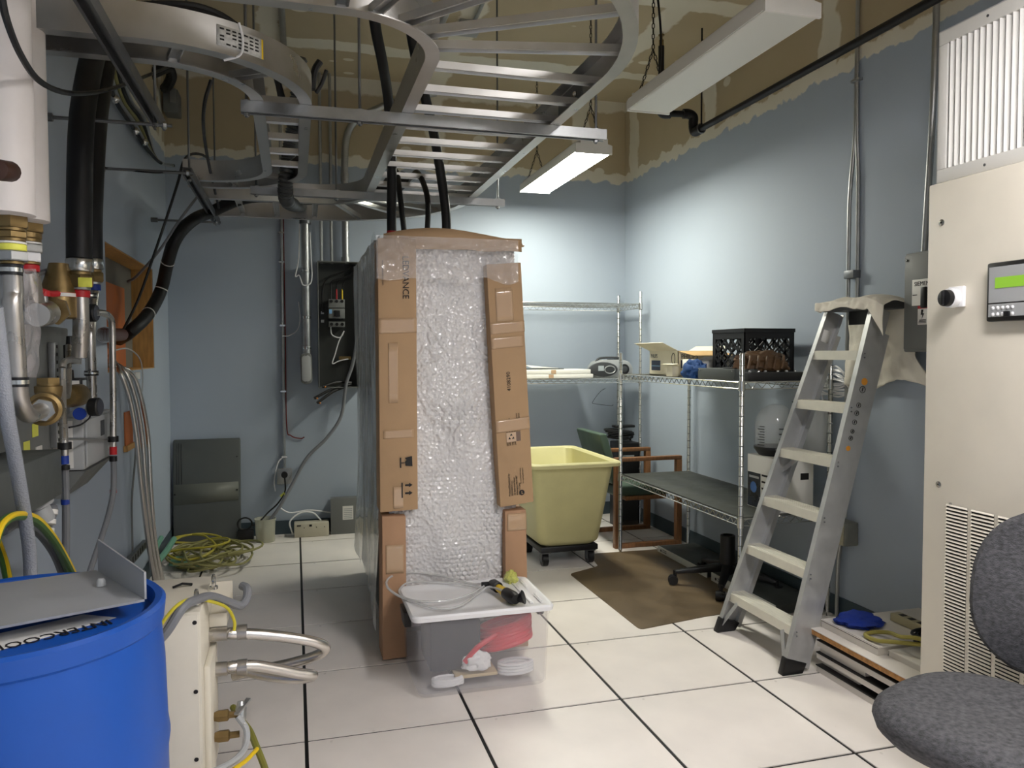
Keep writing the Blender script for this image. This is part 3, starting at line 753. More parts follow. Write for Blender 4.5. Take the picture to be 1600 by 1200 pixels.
# boombox
bx, by, bz = 2.46, 5.80, 1.189
t = thing('boombox', 'silver and black rounded boombox radio on the back shelf', 'radio', (bx, by, bz))
silver = mat('silver_plastic', rgb(172,174,174), .35, .3)
W2 = .165
prof = [(-W2,.02),(-W2+.01,.0),(W2-.01,.0),(W2,.02),(W2,.08),(W2-.03,.125),(W2-.08,.142),(-W2+.08,.142),(-W2+.03,.125),(-W2,.08)]
MB().prism(prof, lambda u, v, q: V((bx+u, by+q, bz+v)), -.075, .10).build('shell', silver, t, bevel=.012)
MB().prism([(-.045+.12*math.cos(a*math.pi/12)*1, .066+.058*math.sin(a*math.pi/12)) for a in range(24)], lambda u, v, q: V((bx+u-.05, by+q, bz+v)), -.095, -.06).build('dark_front', darkg, t, bevel=.008)
for s_, r_ in ((.085,.042),):
    c = V((bx+s_, by-.078, bz+.066)); sp_ = MB().rev(c, (0,-1,0), [(0,r_),(.006,r_),(.008,r_-.006)], 24).build('speaker', blackp, t)
    MB().rev(c+V((0,-.006,0)), (0,-1,0), [(0,r_-.012),(.004,r_-.02)], 20).build('speaker_cone', darkg, sp_)
MB().box(bx-.145, bx-.098, by-.0985, by-.0955, bz+.055, bz+.095).build('display_label', mat('pale_label', rgb(176,184,188), .4), t)
MB().tube([V((bx-.045+.045*math.cos(a*.4488), by-.0965, bz+.063+.03*math.sin(a*.4488))) for a in range(14)], .004, 6, closed=True).build('dial_ring', silver, t)
MB().tube(crom([(bx-.12,by+.02,bz+.125),(bx-.08,by+.02,bz+.155),(bx+.08,by+.02,bz+.155),(bx+.12,by+.02,bz+.125)], 5), .009, 8).build('handle', darkg, t)
for k in range(4): MB().box(bx-.04+k*.028, bx-.018+k*.028, by-.05, by-.02, bz+.141, bz+.147).build('key', darkg, t, bevel=.002)
# wire coat hanger hanging under the shelf
h0 = at(944, 608, Y=5.9)
MB().tube(crom([at(946,607,Y=5.9), at(938,612,Y=5.9), at(926,628,Y=5.9), at(930,631,Y=5.9), at(955,634,Y=5.9), at(958,632,Y=5.9)], 3), .002, 5).build('wire_hanger', black, label='thin bent wire hanger hanging below the back shelf', cat='hanger')
# ---- on the right shelf
kraft = mat('white_printed_carton', rgb(222,214,192), .65, var=.04); navy = mat('navy_print', rgb(40,52,78), .5); kraft_in = mat('plain_kraft_inside', rgb(206,168,112), .7)
X0, X1, Y0, Y1, Z0, Z1 = 2.305, 2.60, 4.365, 4.765, TOP, TOP+.158
t = thing('lamp_carton', 'open white lamp carton with raised flaps on the right shelf', 'box', ((X0+X1)/2, (Y0+Y1)/2, Z0))
w_ = .004
MB().box(X0,X1,Y0,Y1,Z0,Z0+w_).box(X0,X0+w_,Y0,Y1,Z0,Z1).box(X1-w_,X1,Y0,Y1,Z0,Z1).box(X0,X1,Y0,Y0+w_,Z0,Z1).box(X0,X1,Y1-w_,Y1,Z0,Z1).build('carton', kraft, t)
MB().hexa([(X0,Y0,Z1),(X0+.003,Y0,Z1),(X0+.003,Y1,Z1),(X0,Y1,Z1)], [(X0-.10,Y0+.02,Z1+.05),(X0-.097,Y0+.02,Z1+.052),(X0-.097,Y1+.03,Z1+.052),(X0-.10,Y1+.03,Z1+.05)]).build('flap', kraft, t)
MB().hexa([(X0,Y0-.002,Z1-.002),(X1,Y0-.002,Z1-.002),(X1,Y0+.001,Z1-.002),(X0,Y0+.001,Z1-.002)], [(X0+.02,Y0-.16,Z1-.03),(X1+.02,Y0-.16,Z1-.03),(X1+.02,Y0-.157,Z1-.027),(X0+.02,Y0-.157,Z1-.027)]).build('flap', kraft_in, t)
MB().hexa([(X1-.003,Y0,Z1),(X1,Y0,Z1),(X1,Y1,Z1),(X1-.003,Y1,Z1)], [(X1+.05,Y0-.05,Z1+.03),(X1+.053,Y0-.05,Z1+.03),(X1+.053,Y1,Z1+.03),(X1+.05,Y1,Z1+.03)]).build('flap', kraft, t)
lettering('PHILIPS', .036, (X0-.0006, Y1-.02, Z1-.045), (0,-1,0), (0,0,1), navy, t, squash=.85)
lettering('PHILIPS', .042, (X0+.02, Y0-.0006, Z1-.05), (1,0,0), (0,0,1), navy, t, squash=.9)
MB().box(X0-.001, X0-.0002, Y1-.16, Y1-.03, Z0+.03, Z0+.095).build('printed_panel', navy, t)
MB().box(X0-.0016, X0-.001, Y1-.155, Y1-.035, Z0+.056, Z0+.062).build('printed_line', mat('pale_blue_print', rgb(120,156,190), .5), t)
MB().box(X0+.02, X0+.17, Y0-.001, Y0-.0002, Z0+.05, Z0+.10).build('printed_panel', navy, t)
MB().box(X0+.08, X0+.14, Y0-.001, Y0-.0002, Z0+.012, Z0+.032).build('printed_panel', navy, t)
MB().tube([V((X0-.001, Y0+.06+.022*math.cos(k*.5), Z1-.05+.035*math.sin(k*.5))) for k in range(25)], .002, 4).build('marker_scribble', ink, t)
t = thing('small_bulb_box', 'small torn white bulb box standing in front of the lamp carton', 'box', (2.235, 4.305, TOP))
MB().box(2.215, 2.255, 4.265, 4.345, TOP, TOP+.066).build('sleeve', kraft, t, bevel=.002)
MB().hexa([(2.215,4.26,TOP+.066),(2.255,4.26,TOP+.066),(2.255,4.35,TOP+.066),(2.215,4.35,TOP+.066)], [(2.195,4.22,TOP+.074),(2.235,4.22,TOP+.080),(2.235,4.38,TOP+.080),(2.195,4.38,TOP+.074)]).build('flap', kraft, t)
t = thing('white_box', 'white open carton corner behind the blue cloth on the right shelf', 'box', (2.40, 4.20, TOP))
MB().box(2.30, 2.56, 4.10, 4.30, TOP, TOP+.105).build('carton', paper, t, bevel=.003)
MB().hexa([(2.30,4.10,TOP+.105),(2.56,4.10,TOP+.105),(2.56,4.103,TOP+.105),(2.30,4.103,TOP+.105)], [(2.30,4.03,TOP+.12),(2.56,4.03,TOP+.135),(2.56,4.033,TOP+.135),(2.30,4.033,TOP+.12)]).build('flap', paper, t)
# crumpled blue cloths
def crumple(name, c, sx, sy, sz, m, label, seed, cat='cloth'):
    mb = MB().sphere((0,0,0), 1, 36, 22)
    out = []
    for p in mb.v:
        n = noise.fractal(p*1.9+V((seed,seed*.7,2)), 1.0, 2.0, 3); r = abs(noise.noise(p*3.2+V((seed,3,1))))
        q = p*(1+.28*n-.22*r); out.append(V((c[0]+q.x*sx, c[1]+q.y*sy, c[2]+max(0, (q.z+.55))*sz)))
    mb.v = out
    return mb.build(name, m, label=label, cat=cat)
bluec = mat('blue_microfibre', rgb(28,70,128), .8, var=.15, vscale=20, bump=.2, bscale=120)
crumple('blue_cloth', (2.235, 4.03, TOP), .05, .12, .07, bluec, 'crumpled blue microfibre cloth on the right shelf by the grey box', 3)
t = thing('grey_instrument_box', 'low dark grey metal instrument box in front of the black crate', 'box', (2.26, 3.78, TOP))
MB().box(2.20, 2.34, 3.55, 3.93, TOP, TOP+.06).build('case', greyd, t, bevel=.004)
MB().box(2.22, 2.33, 3.60, 3.70, TOP+.0605, TOP+.068).build('cover', darkg, t, bevel=.002)
for y in (3.57, 3.90): MB().cyl((2.1995, y, TOP+.05), (2.197, y, TOP+.05), .004, n=8).build('screw', chrome, t)
# black milk crate with openwork sides
cx0, cx1, cy0, cy1, cz0, cz1 = 2.352, 2.665, 3.70, 4.03, TOP, TOP+.278
cr = thing('milk_crate', 'black plastic milk crate with cut-out sides on the right shelf', 'crate', ((cx0+cx1)/2, (cy0+cy1)/2, cz0))
crm = mat('black_crate_plastic', rgb(20,20,22), .45)
def lattice(fn, L, H, name):
    mb = MB(); th = .006
    def q(u0,u1,v0,v1): mb.prism([(u0,v0),(u1,v0),(u1,v1),(u0,v1)], fn, 0, th)
    q(0,L,0,.05); q(0,L,H-.055,H); q(0,.03,.05,H-.055); q(L-.03,L,.05,H-.055)
    def diag(u0,v0,u1,v1,w=.011):
        d = math.hypot(u1-u0, v1-v0); nx, ny = -(v1-v0)/d*w/2, (u1-u0)/d*w/2
        mb.prism([(u0+nx,v0+ny),(u0-nx,v0-ny),(u1-nx,v1-ny),(u1+nx,v1+ny)], fn, 0, th)
    a0, a1, b0, b1 = .03, L-.03, .05, H-.055
    n = 4; st = (a1-a0)/n
    for i in range(-4, n+1):
        for s_ in (1, -1):
            u0 = a0+i*st if s_ > 0 else a1-i*st; v0 = b0; u1 = u0+s_*(b1-b0); v1 = b1
            # clip to the opening
            if s_ > 0:
                if u0 < a0: v0 += a0-u0; u0 = a0
                if u1 > a1: v1 -= u1-a1; u1 = a1
            else:
                if u0 > a1: v0 += u0-a1; u0 = a1
                if u1 < a0: v1 -= a0-u1; u1 = a0
            if v1-v0 > .01: diag(u0, v0, u1, v1, .010)
    for s_ in (-1, 1): q(L/2+s_*.10-.005, L/2+s_*.10+.005, b0, b1)
    q(L/2-.03, L/2-.02, b1-.05, b1); q(L/2+.02, L/2+.03, b1-.05, b1)
    mb.build(name, crm, cr, smooth=False)
Hh = cz1-cz0
lattice(lambda u, v, w: V((cx0+w, cy1-u, cz0+v)), cy1-cy0, Hh, 'side_panel'); lattice(lambda u, v, w: V((cx1-w, cy0+u, cz0+v)), cy1-cy0, Hh, 'side_panel')
lattice(lambda u, v, w: V((cx0+u, cy0+w, cz0+v)), cx1-cx0, Hh, 'end_panel'); lattice(lambda u, v, w: V((cx1-u, cy1-w, cz0+v)), cx1-cx0, Hh, 'end_panel')
MB().box(cx0+.006, cx1-.006, cy0+.006, cy1-.006, cz0, cz0+.006).build('base', crm, cr)
rim = MB().box(cx0-.004, cx1+.004, cy0-.004, cy0, cz1-.02, cz1).box(cx0-.004, cx1+.004, cy1, cy1+.004, cz1-.02, cz1).box(cx0-.004, cx0, cy0, cy1, cz1-.02, cz1).box(cx1, cx1+.004, cy0, cy1, cz1-.02, cz1)
rim.build('rim', crm, cr)
# brown leather glove with cords, beside dark tray of bits
t = thing('parts_tray', 'black tray of small bits at the near end of the right shelf', 'tray', (2.42, 3.555, TOP))
MB().box(2.22, 2.64, 3.45, 3.535, TOP, TOP+.045).build('tray', blackp, t, bevel=.006)
random.seed(11)
for k in range(7): MB().sphere((2.25+.055*k, 3.46+.06*random.random(), TOP+.047), .008, 8, 5).build('bit', chrome if k % 2 else greyl, t)
leather = mat('brown_leather', rgb(92,68,44), .6, var=.3, vscale=18, bump=.4, bscale=50)
gl = crumple('work_glove', (2.40, 3.60, TOP+.048), .17, .055, .07, leather, 'crumpled brown leather work glove lying by the black crate', 8, 'glove')
mb = MB()
for k in range(5): mb.tube(crom([(2.27+.05*k, 3.535, TOP+.06), (2.29+.05*k, 3.545, TOP+.115), (2.32+.05*k, 3.60, TOP+.13)], 4), .008, 6)
mb.build('finger_seam', leather, gl)
# ---- on the lower shelf: printed carton, clear jug, bucket
LZ = SZ0+.0085
t = thing('printed_carton', 'white carton with dark blue product pictures on the lower shelf', 'box', (2.47, 3.56, LZ))
MB().box(2.385, 2.62, 3.46, 3.71, LZ, LZ+.285).build('carton', paper, t, bevel=.003)
MB().box(2.384, 2.3848, 3.585, 3.705, LZ+.005, LZ+.19).build('dark_picture', mat('dark_blue_picture', rgb(34,40,54), .3, var=.5, vscale=22), t)
MB().box(2.3835, 2.3843, 3.60, 3.69, LZ+.16, LZ+.172).build('title_bar', greyl, t)
MB().sphere((2.384, 3.65, LZ+.11), .03, 12, 8, (.02,1,1)).build('blue_picture', mat('blue_picture', rgb(70,110,170), .4), t)
for k in range(5): MB().box(2.384, 2.3848, 3.50, 3.575, LZ+.04+k*.035, LZ+.05+k*.035).build('printed_line', ink, t)
for k, (xa, za) in enumerate(((2.43,.19),(2.54,.17))): MB().box(xa, xa+.05, 3.459, 3.4598, LZ+za, LZ+za+.035).build('printed_square', ink, t)
clear = mat('clear_plastic', rgb(235,238,238), .08, trans=.0, alpha=.15, spec=.8, coat=.6)
t = thing('clear_jug', 'clear dome jug with measuring marks and black base on the printed carton', 'jug', (2.49, 3.60, LZ+.286))
jz = LZ+.286; jc = (2.49, 3.61)
MB().rev((jc[0], jc[1], jz+.045), (0,0,1), [(0,.108),(.12,.108),(.165,.098),(.20,.075),(.222,.045),(.23,.012)], 28, False, True).build('dome', clear, t, solid=.002)
MB().rev((jc[0], jc[1], jz), (0,0,1), [(0,.085),(.012,.095),(.035,.112),(.048,.112)], 28).build('base', blackp, t)
for k in range(8):
    an = math.radians(205); an2 = an - (.28 if k % 2 else .4)
    MB().tube([V((jc[0]+.1095*math.cos(an+(an2-an)*i/4), jc[1]+.1095*math.sin(an+(an2-an)*i/4), jz+.06+k*.014)) for i in range(5)], .0022, 4).build('measuring_mark', ink, t)
for k in range(4): MB().tube([V((jc[0]+.1095*math.cos(math.radians(245+i*4)), jc[1]+.1095*math.sin(math.radians(245+i*4)), jz+.065+k*.028)) for i in range(4)], .003, 4).build('printed_mark', ink, t)
t = thing('translucent_bucket', 'tall translucent white bucket standing behind the clear jug', 'bucket', (2.60, 3.60, LZ+.2862))
MB().rev((2.655, 3.50, LZ+.2862), (0,0,1), [(0,.058),(.27,.075),(.27,.08),(.30,.08),(.30,.074)], 24, True, False).build('pail', mat('translucent_white', rgb(214,216,214), .35, alpha=.45), t)
# ================================================================== under and beside the shelves
dtop = mat('dark_metal_lid', rgb(74,78,76), .5, var=.15, vscale=12); bezel = mat('pale_bezel', rgb(206,206,200), .45)
for lab, y0, y1, zz, w in (('flat rack unit with pale front edge lying at the far end below the shelf', 4.20, 4.86, .042, .29), ('flat rack unit with pale front edge lying behind the step ladder', 3.50, 4.14, .052, .29)):
    t = thing('rack_unit', lab, 'computer', (2.57, (y0+y1)/2, 0), 'flat rack units on the floor')
    x0 = 2.42
    MB().box(x0+.006, x0+w, y0, y1, .004, zz).build('chassis', dtop, t, bevel=.003)
    MB().box(x0, x0+.006, y0-.004, y1+.004, .002, zz+.002).build('front_bezel', bezel, t, bevel=.001)
    MB().box(x0-.0012, x0-.0002, y0+.06, y0+.10, zz*.3, zz*.75).build('badge', ink, t)
    lettering('DELL' if y0 < 0 else '', .03, (x0-.001, y1-.05, .02), (0,-1,0), (0,0,1), ink, t) if False else None
    MB().cyl((x0-.0002, y1-.05, zz*.5), (x0-.0012, y1-.05, zz*.5), .009, n=12).build('logo_dot', ink, t)
    for k in range(2): MB().box(x0-.0012, x0-.0002, y1-.13, y1-.07, zz*.38+k*.012, zz*.38+k*.012+.006).build('printed_line', greyp, t)
    for yy in (y0+.05, y1-.05): MB().box(x0+.02, x0+.06, yy-.01, yy+.01, 0, .004).build('rubber_foot', black, t)
# chair mat
matm = mat('brown_chair_mat', rgb(108,92,70), .38, var=.3, vscale=5, bump=.04)
poly = [at(890,897,Z=.001), at(935,885,Z=.001), at(926,873,Z=.001), at(920,866,Z=.001), at(1035,858,Z=.001)]
poly += [V((2.60,4.62,.001)), V((2.62,3.62,.001)), at(1105,963,Z=.001), at(1000,984,Z=.001)]
def rounded(pts, r, n=5):
    out = []
    for i, p in enumerate(pts):
        a = pts[i-1]; b = pts[(i+1) % len(pts)]; da = (a-p); db = (b-p)
        k = min(r, da.length*.45, db.length*.45); pa = p+da.normalized()*k; pb = p+db.normalized()*k
        for j in range(n+1): t_ = j/n; out.append(pa*(1-t_)**2 + p*2*t_*(1-t_) + pb*t_*t_)
    return out
pr_ = rounded(poly, .035)
MB().prism([(p.x, p.y) for p in reversed(pr_)], lambda u, v, q: V((u, v, q)), .0005, .0035).build('chair_mat', matm, label='brown floor chair mat with a notched corner', cat='mat', smooth=False)
# swivel chair base without seat
c = V((2.462, 4.03, .0035))
t = thing('wheeled_pedestal', 'black five-star swivel chair base without a seat on the brown mat', 'chair pedestal', c)
MB().rev(c+V((0,0,.075)), (0,0,1), [(0,.04),(.02,.046),(.10,.046),(.12,.043),(.225,.043),(.228,.038),(.228,.03),(.20,.028)], 24, True, True).build('hub', blackp, t)
for k in range(5):
    an = math.radians(160+72*k); d = V((math.cos(an), math.sin(an), 0)); s_ = V((-d.y, d.x, 0))
    L = .30 if k != 0 else .31
    mb = MB(); p0 = c+d*.03+V((0,0,.135)); p1 = c+d*L+V((0,0,.085))
    if (p1+d*.04).x > XR-.03: p1 = c+d*.20+V((0,0,.10))
    mb.hexa([p0-s_*.028-V((0,0,.05)), p1-s_*.02-V((0,0,.02)), p1+s_*.02-V((0,0,.02)), p0+s_*.028-V((0,0,.05))], [p0-s_*.026, p1-s_*.017, p1+s_*.017, p0+s_*.026])
    mb.build('arm', blackp, t, bevel=.008)
    q = p1 - d*.002; ca = MB(); e = q+V((0,0,-.004))
    ca.cyl(q+V((0,0,.0)), q+V((0,0,-.04)), .011, n=12)
    w1 = V((q.x, q.y, c.z+.027)) + d*.012
    for ss in (-1, 1): ca.cyl(w1+s_*ss*.006, w1+s_*ss*.026, .027, n=20)
    ca.rev(w1-s_*.008, s_, [(0,.03),(.016,.03)], 18)
    ca.build('caster', blackp, t)
# ================================================================== green upholstered armchair in the corner
t = thing('armchair', 'wooden armchair with green vinyl seat and back in the corner', 'chair', (2.42, 5.28, 0))
AX0, AX1, AY0, AY1, AH = 2.165, 2.685, 5.01, 5.52, .645
for y in (AY0, AY1):
    fr_ = MB()
    MB().box(AX0, AX1, y, y+.045, AH-.028, AH).build('arm', wood, t, bevel=.004)
    MB().box(AX1-.042, AX1, y, y+.045, .03, AH-.028).build('front_leg', wood, t, bevel=.003)
    MB().box(AX0, AX0+.042, y, y+.045, .03, AH-.028).build('back_leg', wood, t, bevel=.003)
    MB().box(AX0, AX1, y, y+.045, 0, .03).build('floor_rail', wood, t, bevel=.003)
vinyl = mat('green_vinyl', rgb(74,92,78), .45, var=.06, bump=.05, bscale=80)
MB().box(AX0+.02, AX1-.02, AY0+.047, AY1-.002, .36, .44).build('seat', vinyl, t, bevel=.02, bseg=3)
MB().hexa([(AX0+.0,AY0+.05,.45),(AX0+.07,AY0+.05,.45),(AX0+.07,AY1-.005,.45),(AX0+.0,AY1-.005,.45)], [(AX0-.11,AY0+.05,.815),(AX0-.045,AY0+.05,.815),(AX0-.045,AY1-.005,.815),(AX0-.11,AY1-.005,.815)]).build('backrest', vinyl, t, bevel=.014, bseg=3)
MB().box(AX0+.10, AX1-.10, AY0+.047, AY1-.002, .33, .36).build('seat_rail', wood, t, bevel=.003)
# speaker and cables on the chair
t = thing('black_speaker', 'black tower speaker with silver name badge standing behind the green armchair', 'speaker', (2.54, 5.72, 0))
MB().box(2.455, 2.63, 5.62, 5.80, 0, .675).build('cabinet', blackp, t, bevel=.006)
MB().box(2.462, 2.623, 5.614, 5.619, .05, .668).build('grille_cloth', mat('speaker_cloth', rgb(22,22,24), .9, bump=.3, bscale=300), t)
MB().box(2.49, 2.585, 5.6115, 5.6138, .545, .575).build('badge', silver, t)
lettering('Pioneer', .024, (2.497, 5.6112, .553), (1,0,0), (0,0,1), ink, t)
mb = MB(); random.seed(21); pts = []
for k in range(60):
    an = k*.62; pts.append(V((2.50+.10*math.cos(an)*(1+.25*math.sin(k*.7)), 5.72+.06*math.sin(an), .687+.02*abs(math.sin(k*.37))+.0012*k)))
mb.tube(crom(pts, 2), .009, 6)
mb.build('black_cable_bundle', black, label='tangled black cable bundle heaped on top of the speaker', cat='cable')
MB().box(2.46, 2.635, 5.70, 5.78, .785, .805).build('black_keyboard_part', blackp, label='flat black plastic piece resting on the cable bundle', cat='plastic piece', bevel=.008)
# ================================================================== pale yellow tub truck
poly_y = mat('pale_yellow_poly', rgb(206,200,148), .45, var=.06, vscale=7)
t = thing('tub_truck', 'pale yellow plastic tub truck on a black wheeled dolly', 'cart', (1.7, 4.9, 0))
tx0, tx1, ty0, ty1, tz = 1.36, 1.965, 4.42, 5.32, .71
bx0, bx1, by0, by1, bzz = 1.50, 1.915, 4.68, 5.16, .135
def ring(x0, x1, y0, y1, z, r, n=6):
    out = []
    for cx, cy, a in ((x1-r,y1-r,0),(x0+r,y1-r,90),(x0+r,y0+r,180),(x1-r,y0+r,270)):
        for k in range(n+1): an = math.radians(a+90*k/n); out.append(V((cx+r*math.cos(an), cy+r*math.sin(an), z)))
    return out
def loft(rings, cap0=True, cap1=True):
    mb = MB(); n = len(rings[0]); vs = [p for r in rings for p in r]; fs = []
    for j in range(len(rings)-1):
        for i in range(n): fs.append((j*n+i, j*n+(i+1) % n, (j+1)*n+(i+1) % n, (j+1)*n+i))
    if cap0: fs.append(tuple(reversed(range(n))))
    if cap1: fs.append(tuple((len(rings)-1)*n+i for i in range(n)))
    return mb.add(vs, fs)
def lerp_ring(k, z, g=0.0, r=.06):
    return ring(bx0+(tx0+.035-bx0)*k+g, bx1+(tx1-.035-bx1)*k-g, by0+(ty0+.035-by0)*k+g, by1+(ty1-.035-by1)*k-g, z, r)
R_ = [lerp_ring(0, bzz, .03, .05), lerp_ring(0, bzz+.02, .004), lerp_ring(.05, bzz+.04), lerp_ring(.95, tz-.035), lerp_ring(1.0, tz-.03, -.012), lerp_ring(1.0, tz-.028, -.035), lerp_ring(1.0, tz-.008, -.036), lerp_ring(1.0, tz, -.028),
      lerp_ring(1.0, tz, -.004), lerp_ring(1.0, tz-.012, .008), lerp_ring(.05, bzz+.05, .012), lerp_ring(0, bzz+.035, .04, .05)]
loft(R_).build('tub', poly_y, t)
MB().box(bx0+.01, bx1-.01, by0+.01, by1-.01, .095, .133).build('dolly_frame', blackp, t, bevel=.006)
for x in (bx0+.05, bx1-.05):
    for y in (by0+.06, by1-.06):
        cs = MB().box(x-.03, x+.03, y-.03, y+.03, .085, .095).box(x-.026, x-.022, y-.02, y+.025, .03, .086).box(x+.022, x+.026, y-.02, y+.025, .03, .086).build('caster_fork', dsteel, t)
        MB().cyl((x-.018, y+.005, .042), (x+.018, y+.005, .042), .042, n=20).build('wheel', blackp, cs)
# ================================================================== stack of spare floor tiles
lam = mat('spare_tile_top', rgb(222,216,208), .4, var=.05); chip = mat('chipboard_edge', rgb(176,128,76), .8, var=.35, vscale=60); edge_w = mat('tile_edge_white', rgb(206,200,190), .5)
random.seed(4)
layers = [(2.17,2.26,2.83,.030,edge_w,'bottom spare floor tile of the stack by the cabinet'), (2.20,2.60,2.83,.027,edge_w,'short spare floor tile piece, second from the bottom of the stack'),
          (2.17,2.26,2.83,.028,edge_w,'third spare floor tile from the bottom of the stack'), (2.185,2.55,2.825,.028,edge_w,'short spare floor tile piece, fourth from the bottom of the stack'),
          (2.165,2.24,2.82,.028,edge_w,'fifth spare floor tile from the bottom of the stack'), (2.19,2.45,2.83,.018,edge_w,'thin spare tile strip just below the chipboard edge'),
          (2.15,2.20,2.85,.026,chip,'spare floor tile with a raw chipboard edge in the stack')]
z = .0005
for i, (x0, y0, y1, h, em, lb) in enumerate(layers):
    t = thing('spare_floor_tile', lb, 'floor tile', (2.4, 2.5, z), 'stacked spare floor tiles')
    MB().box(x0, 2.72, y0, y1, z, z+h-.004).build('core', em, t)
    MB().box(x0-.002, 2.722, y0-.002, y1+.002, z+h-.004, z+h).build('top_laminate', lam if i > 4 else mat('black_trim', rgb(24,22,22), .5), t)
    z += h+.0006
TT = z
t = thing('spare_floor_tile', 'white spare floor tile on top of the stack under the blue cloth', 'floor tile', (2.4, 2.64, TT), 'stacked spare floor tiles')
MB().box(2.20, 2.72, 2.50, 2.84, TT, TT+.03).build('core', edge_w, t); MB().box(2.198, 2.722, 2.498, 2.842, TT+.03, TT+.034).build('top_laminate', lam, t)
MB().box(2.1985, 2.1995, 2.50, 2.84, TT+.027, TT+.0345).build('trim', mat('black_trim', rgb(24,22,22), .5), t)
t = thing('spare_floor_tile', 'white spare floor tile on top of the stack nearest the cream cabinet', 'floor tile', (2.45, 2.34, TT), 'stacked spare floor tiles')
MB().box(2.24, 2.72, 2.19, 2.485, TT, TT+.022).build('core', edge_w, t); MB().box(2.238, 2.722, 2.188, 2.487, TT+.022, TT+.026).build('top_laminate', lam, t)
T2 = TT+.0345
bluer = mat('dark_blue_rag', rgb(26,52,140), .85, var=.15, vscale=24, bump=.3, bscale=150)
crumple('blue_rag', (2.31, 2.74, T2), .10, .085, .030, bluer, 'folded blue rag lying on the spare tile stack', 14)
t = thing('power_strip', 'beige power strip lying on the spare tile stack', 'power strip', (2.53, 2.52, T2))
beige = mat('beige_plastic', rgb(176,166,132), .5)
MB().box(2.47, 2.52, 2.505, 2.74, T2, T2+.036).build('body', beige, t, bevel=.006)
for k in range(4): MB().box(2.482, 2.508, 2.53+k*.05, 2.555+k*.05, T2+.0362, T2+.0375).build('socket', ink, t)
ycord = mat('yellow_extension_cord', rgb(150,140,66), .5)
MB().tube(crom([(2.40,2.20,T2+.03), (2.34,2.33,T2+.045), (2.26,2.46,T2+.028), (2.222,2.53,T2+.014), (2.225,2.60,T2+.012), (2.28,2.61,T2+.014), (2.30,2.55,T2+.03), (2.27,2.46,T2+.05), (2.31,2.38,T2+.058), (2.37,2.24,T2+.01)], 7), .0085, 8).build('extension_cord', ycord, label='looped yellowish extension cord on the spare tile stack', cat='cord')
mb = MB(); pts = []
for k in range(46):
    an = k*.7; pts.append(V((2.42+.075*math.cos(an)*(1+.25*math.sin(k)), 2.44+.075*math.sin(an), T2+.012+.0009*k)))
mb.tube(crom(pts, 2), .006, 6); mb.build('black_cord_coil', black, label='coiled black cord on the spare tile stack behind the yellow cord', cat='cord')
# ================================================================== grey fabric swivel chair, lower right
fab = mat('charcoal_weave', rgb(84,84,87), .9, var=.55, vscale=75, bump=.6, bscale=260, stretch=(1,1,2.0))
sc = V((1.655, 1.475, 0)); ang = math.radians(18)
t = thing('swivel_chair', 'charcoal fabric swivel chair partly in view at lower right', 'chair', sc)
fd = V((math.cos(ang), math.sin(ang), 0)); sd = V((-fd.y, fd.x, 0))
mb = MB(); rings = []
def seat_ring(k, z):
    out = []
    for i in range(40):
        a = 2*math.pi*i/40; e = 2.6
        cx = abs(math.cos(a))**(2/e)*math.copysign(1, math.cos(a)); sy = abs(math.sin(a))**(2/e)*math.copysign(1, math.sin(a))
        out.append(sc + fd*(cx*.262*k) + sd*(sy*.262*k) + V((0,0,z)))
    return out
loft([seat_ring(.72,.400), seat_ring(.88,.412), seat_ring(.97,.437), seat_ring(1.0,.462), seat_ring(.98,.480), seat_ring(.91,.496), seat_ring(.78,.505), seat_ring(.5,.506), seat_ring(.2,.502)]).build('seat', fab, t)
MB().rev(sc+V((0,0,.395)), (0,0,1), [(0,.18),(.014,.19)], 30).build('seat_pan', blackp, t)
bc = V((1.955, 1.548, 0))
def back(k, off, e=2.5):
    out = []
    for i in range(40):
        a = 2*math.pi*i/40
        cx = abs(math.cos(a))**(2/e)*math.copysign(1, math.cos(a)); sy = abs(math.sin(a))**(2/e)*math.copysign(1, math.sin(a))
        out.append(bc + sd*(cx*.215*k) + V((0,0,.735+sy*.225*k)) + fd*(off-.05*(cx*k)**2 + .04*sy))
    return out
loft([back(.2,-.033), back(.75,-.032), back(.93,-.022), back(1.0,-.002), back(.97,.018), back(.85,.028)]).build('backrest', fab, t)
MB().tube(crom([bc+fd*.045+V((0,0,.65)), bc+fd*.06+V((0,0,.52)), bc+fd*.03+V((0,0,.41)), sc+fd*.12+V((0,0,.39))], 5), .02, 10).build('back_support', blackp, t)
MB().rev(sc+V((0,0,.09)), (0,0,1), [(0,.04),(.10,.04),(.10,.028),(.31,.028)], 20).build('gas_column', blackp, t)
for k in range(5):
    an = ang+math.radians(36+72*k); d = V((math.cos(an), math.sin(an), 0)); s_ = V((-d.y, d.x, 0)); p0 = sc+d*.03+V((0,0,.13)); p1 = sc+d*.28+V((0,0,.09))
    MB().hexa([p0-s_*.025-V((0,0,.04)), p1-s_*.018-V((0,0,.02)), p1+s_*.018-V((0,0,.02)), p0+s_*.025-V((0,0,.04))], [p0-s_*.022, p1-s_*.015, p1+s_*.015, p0+s_*.022]).build('arm', blackp, t, bevel=.006)
    q = V((p1.x, p1.y, .026)); cs = MB().cyl(p1, p1-V((0,0,.04)), .011, n=10)
    for ss in (-1, 1): cs.cyl(q+s_*ss*.005, q+s_*ss*.024, .026, n=16)
    cs.build('caster', blackp, t)
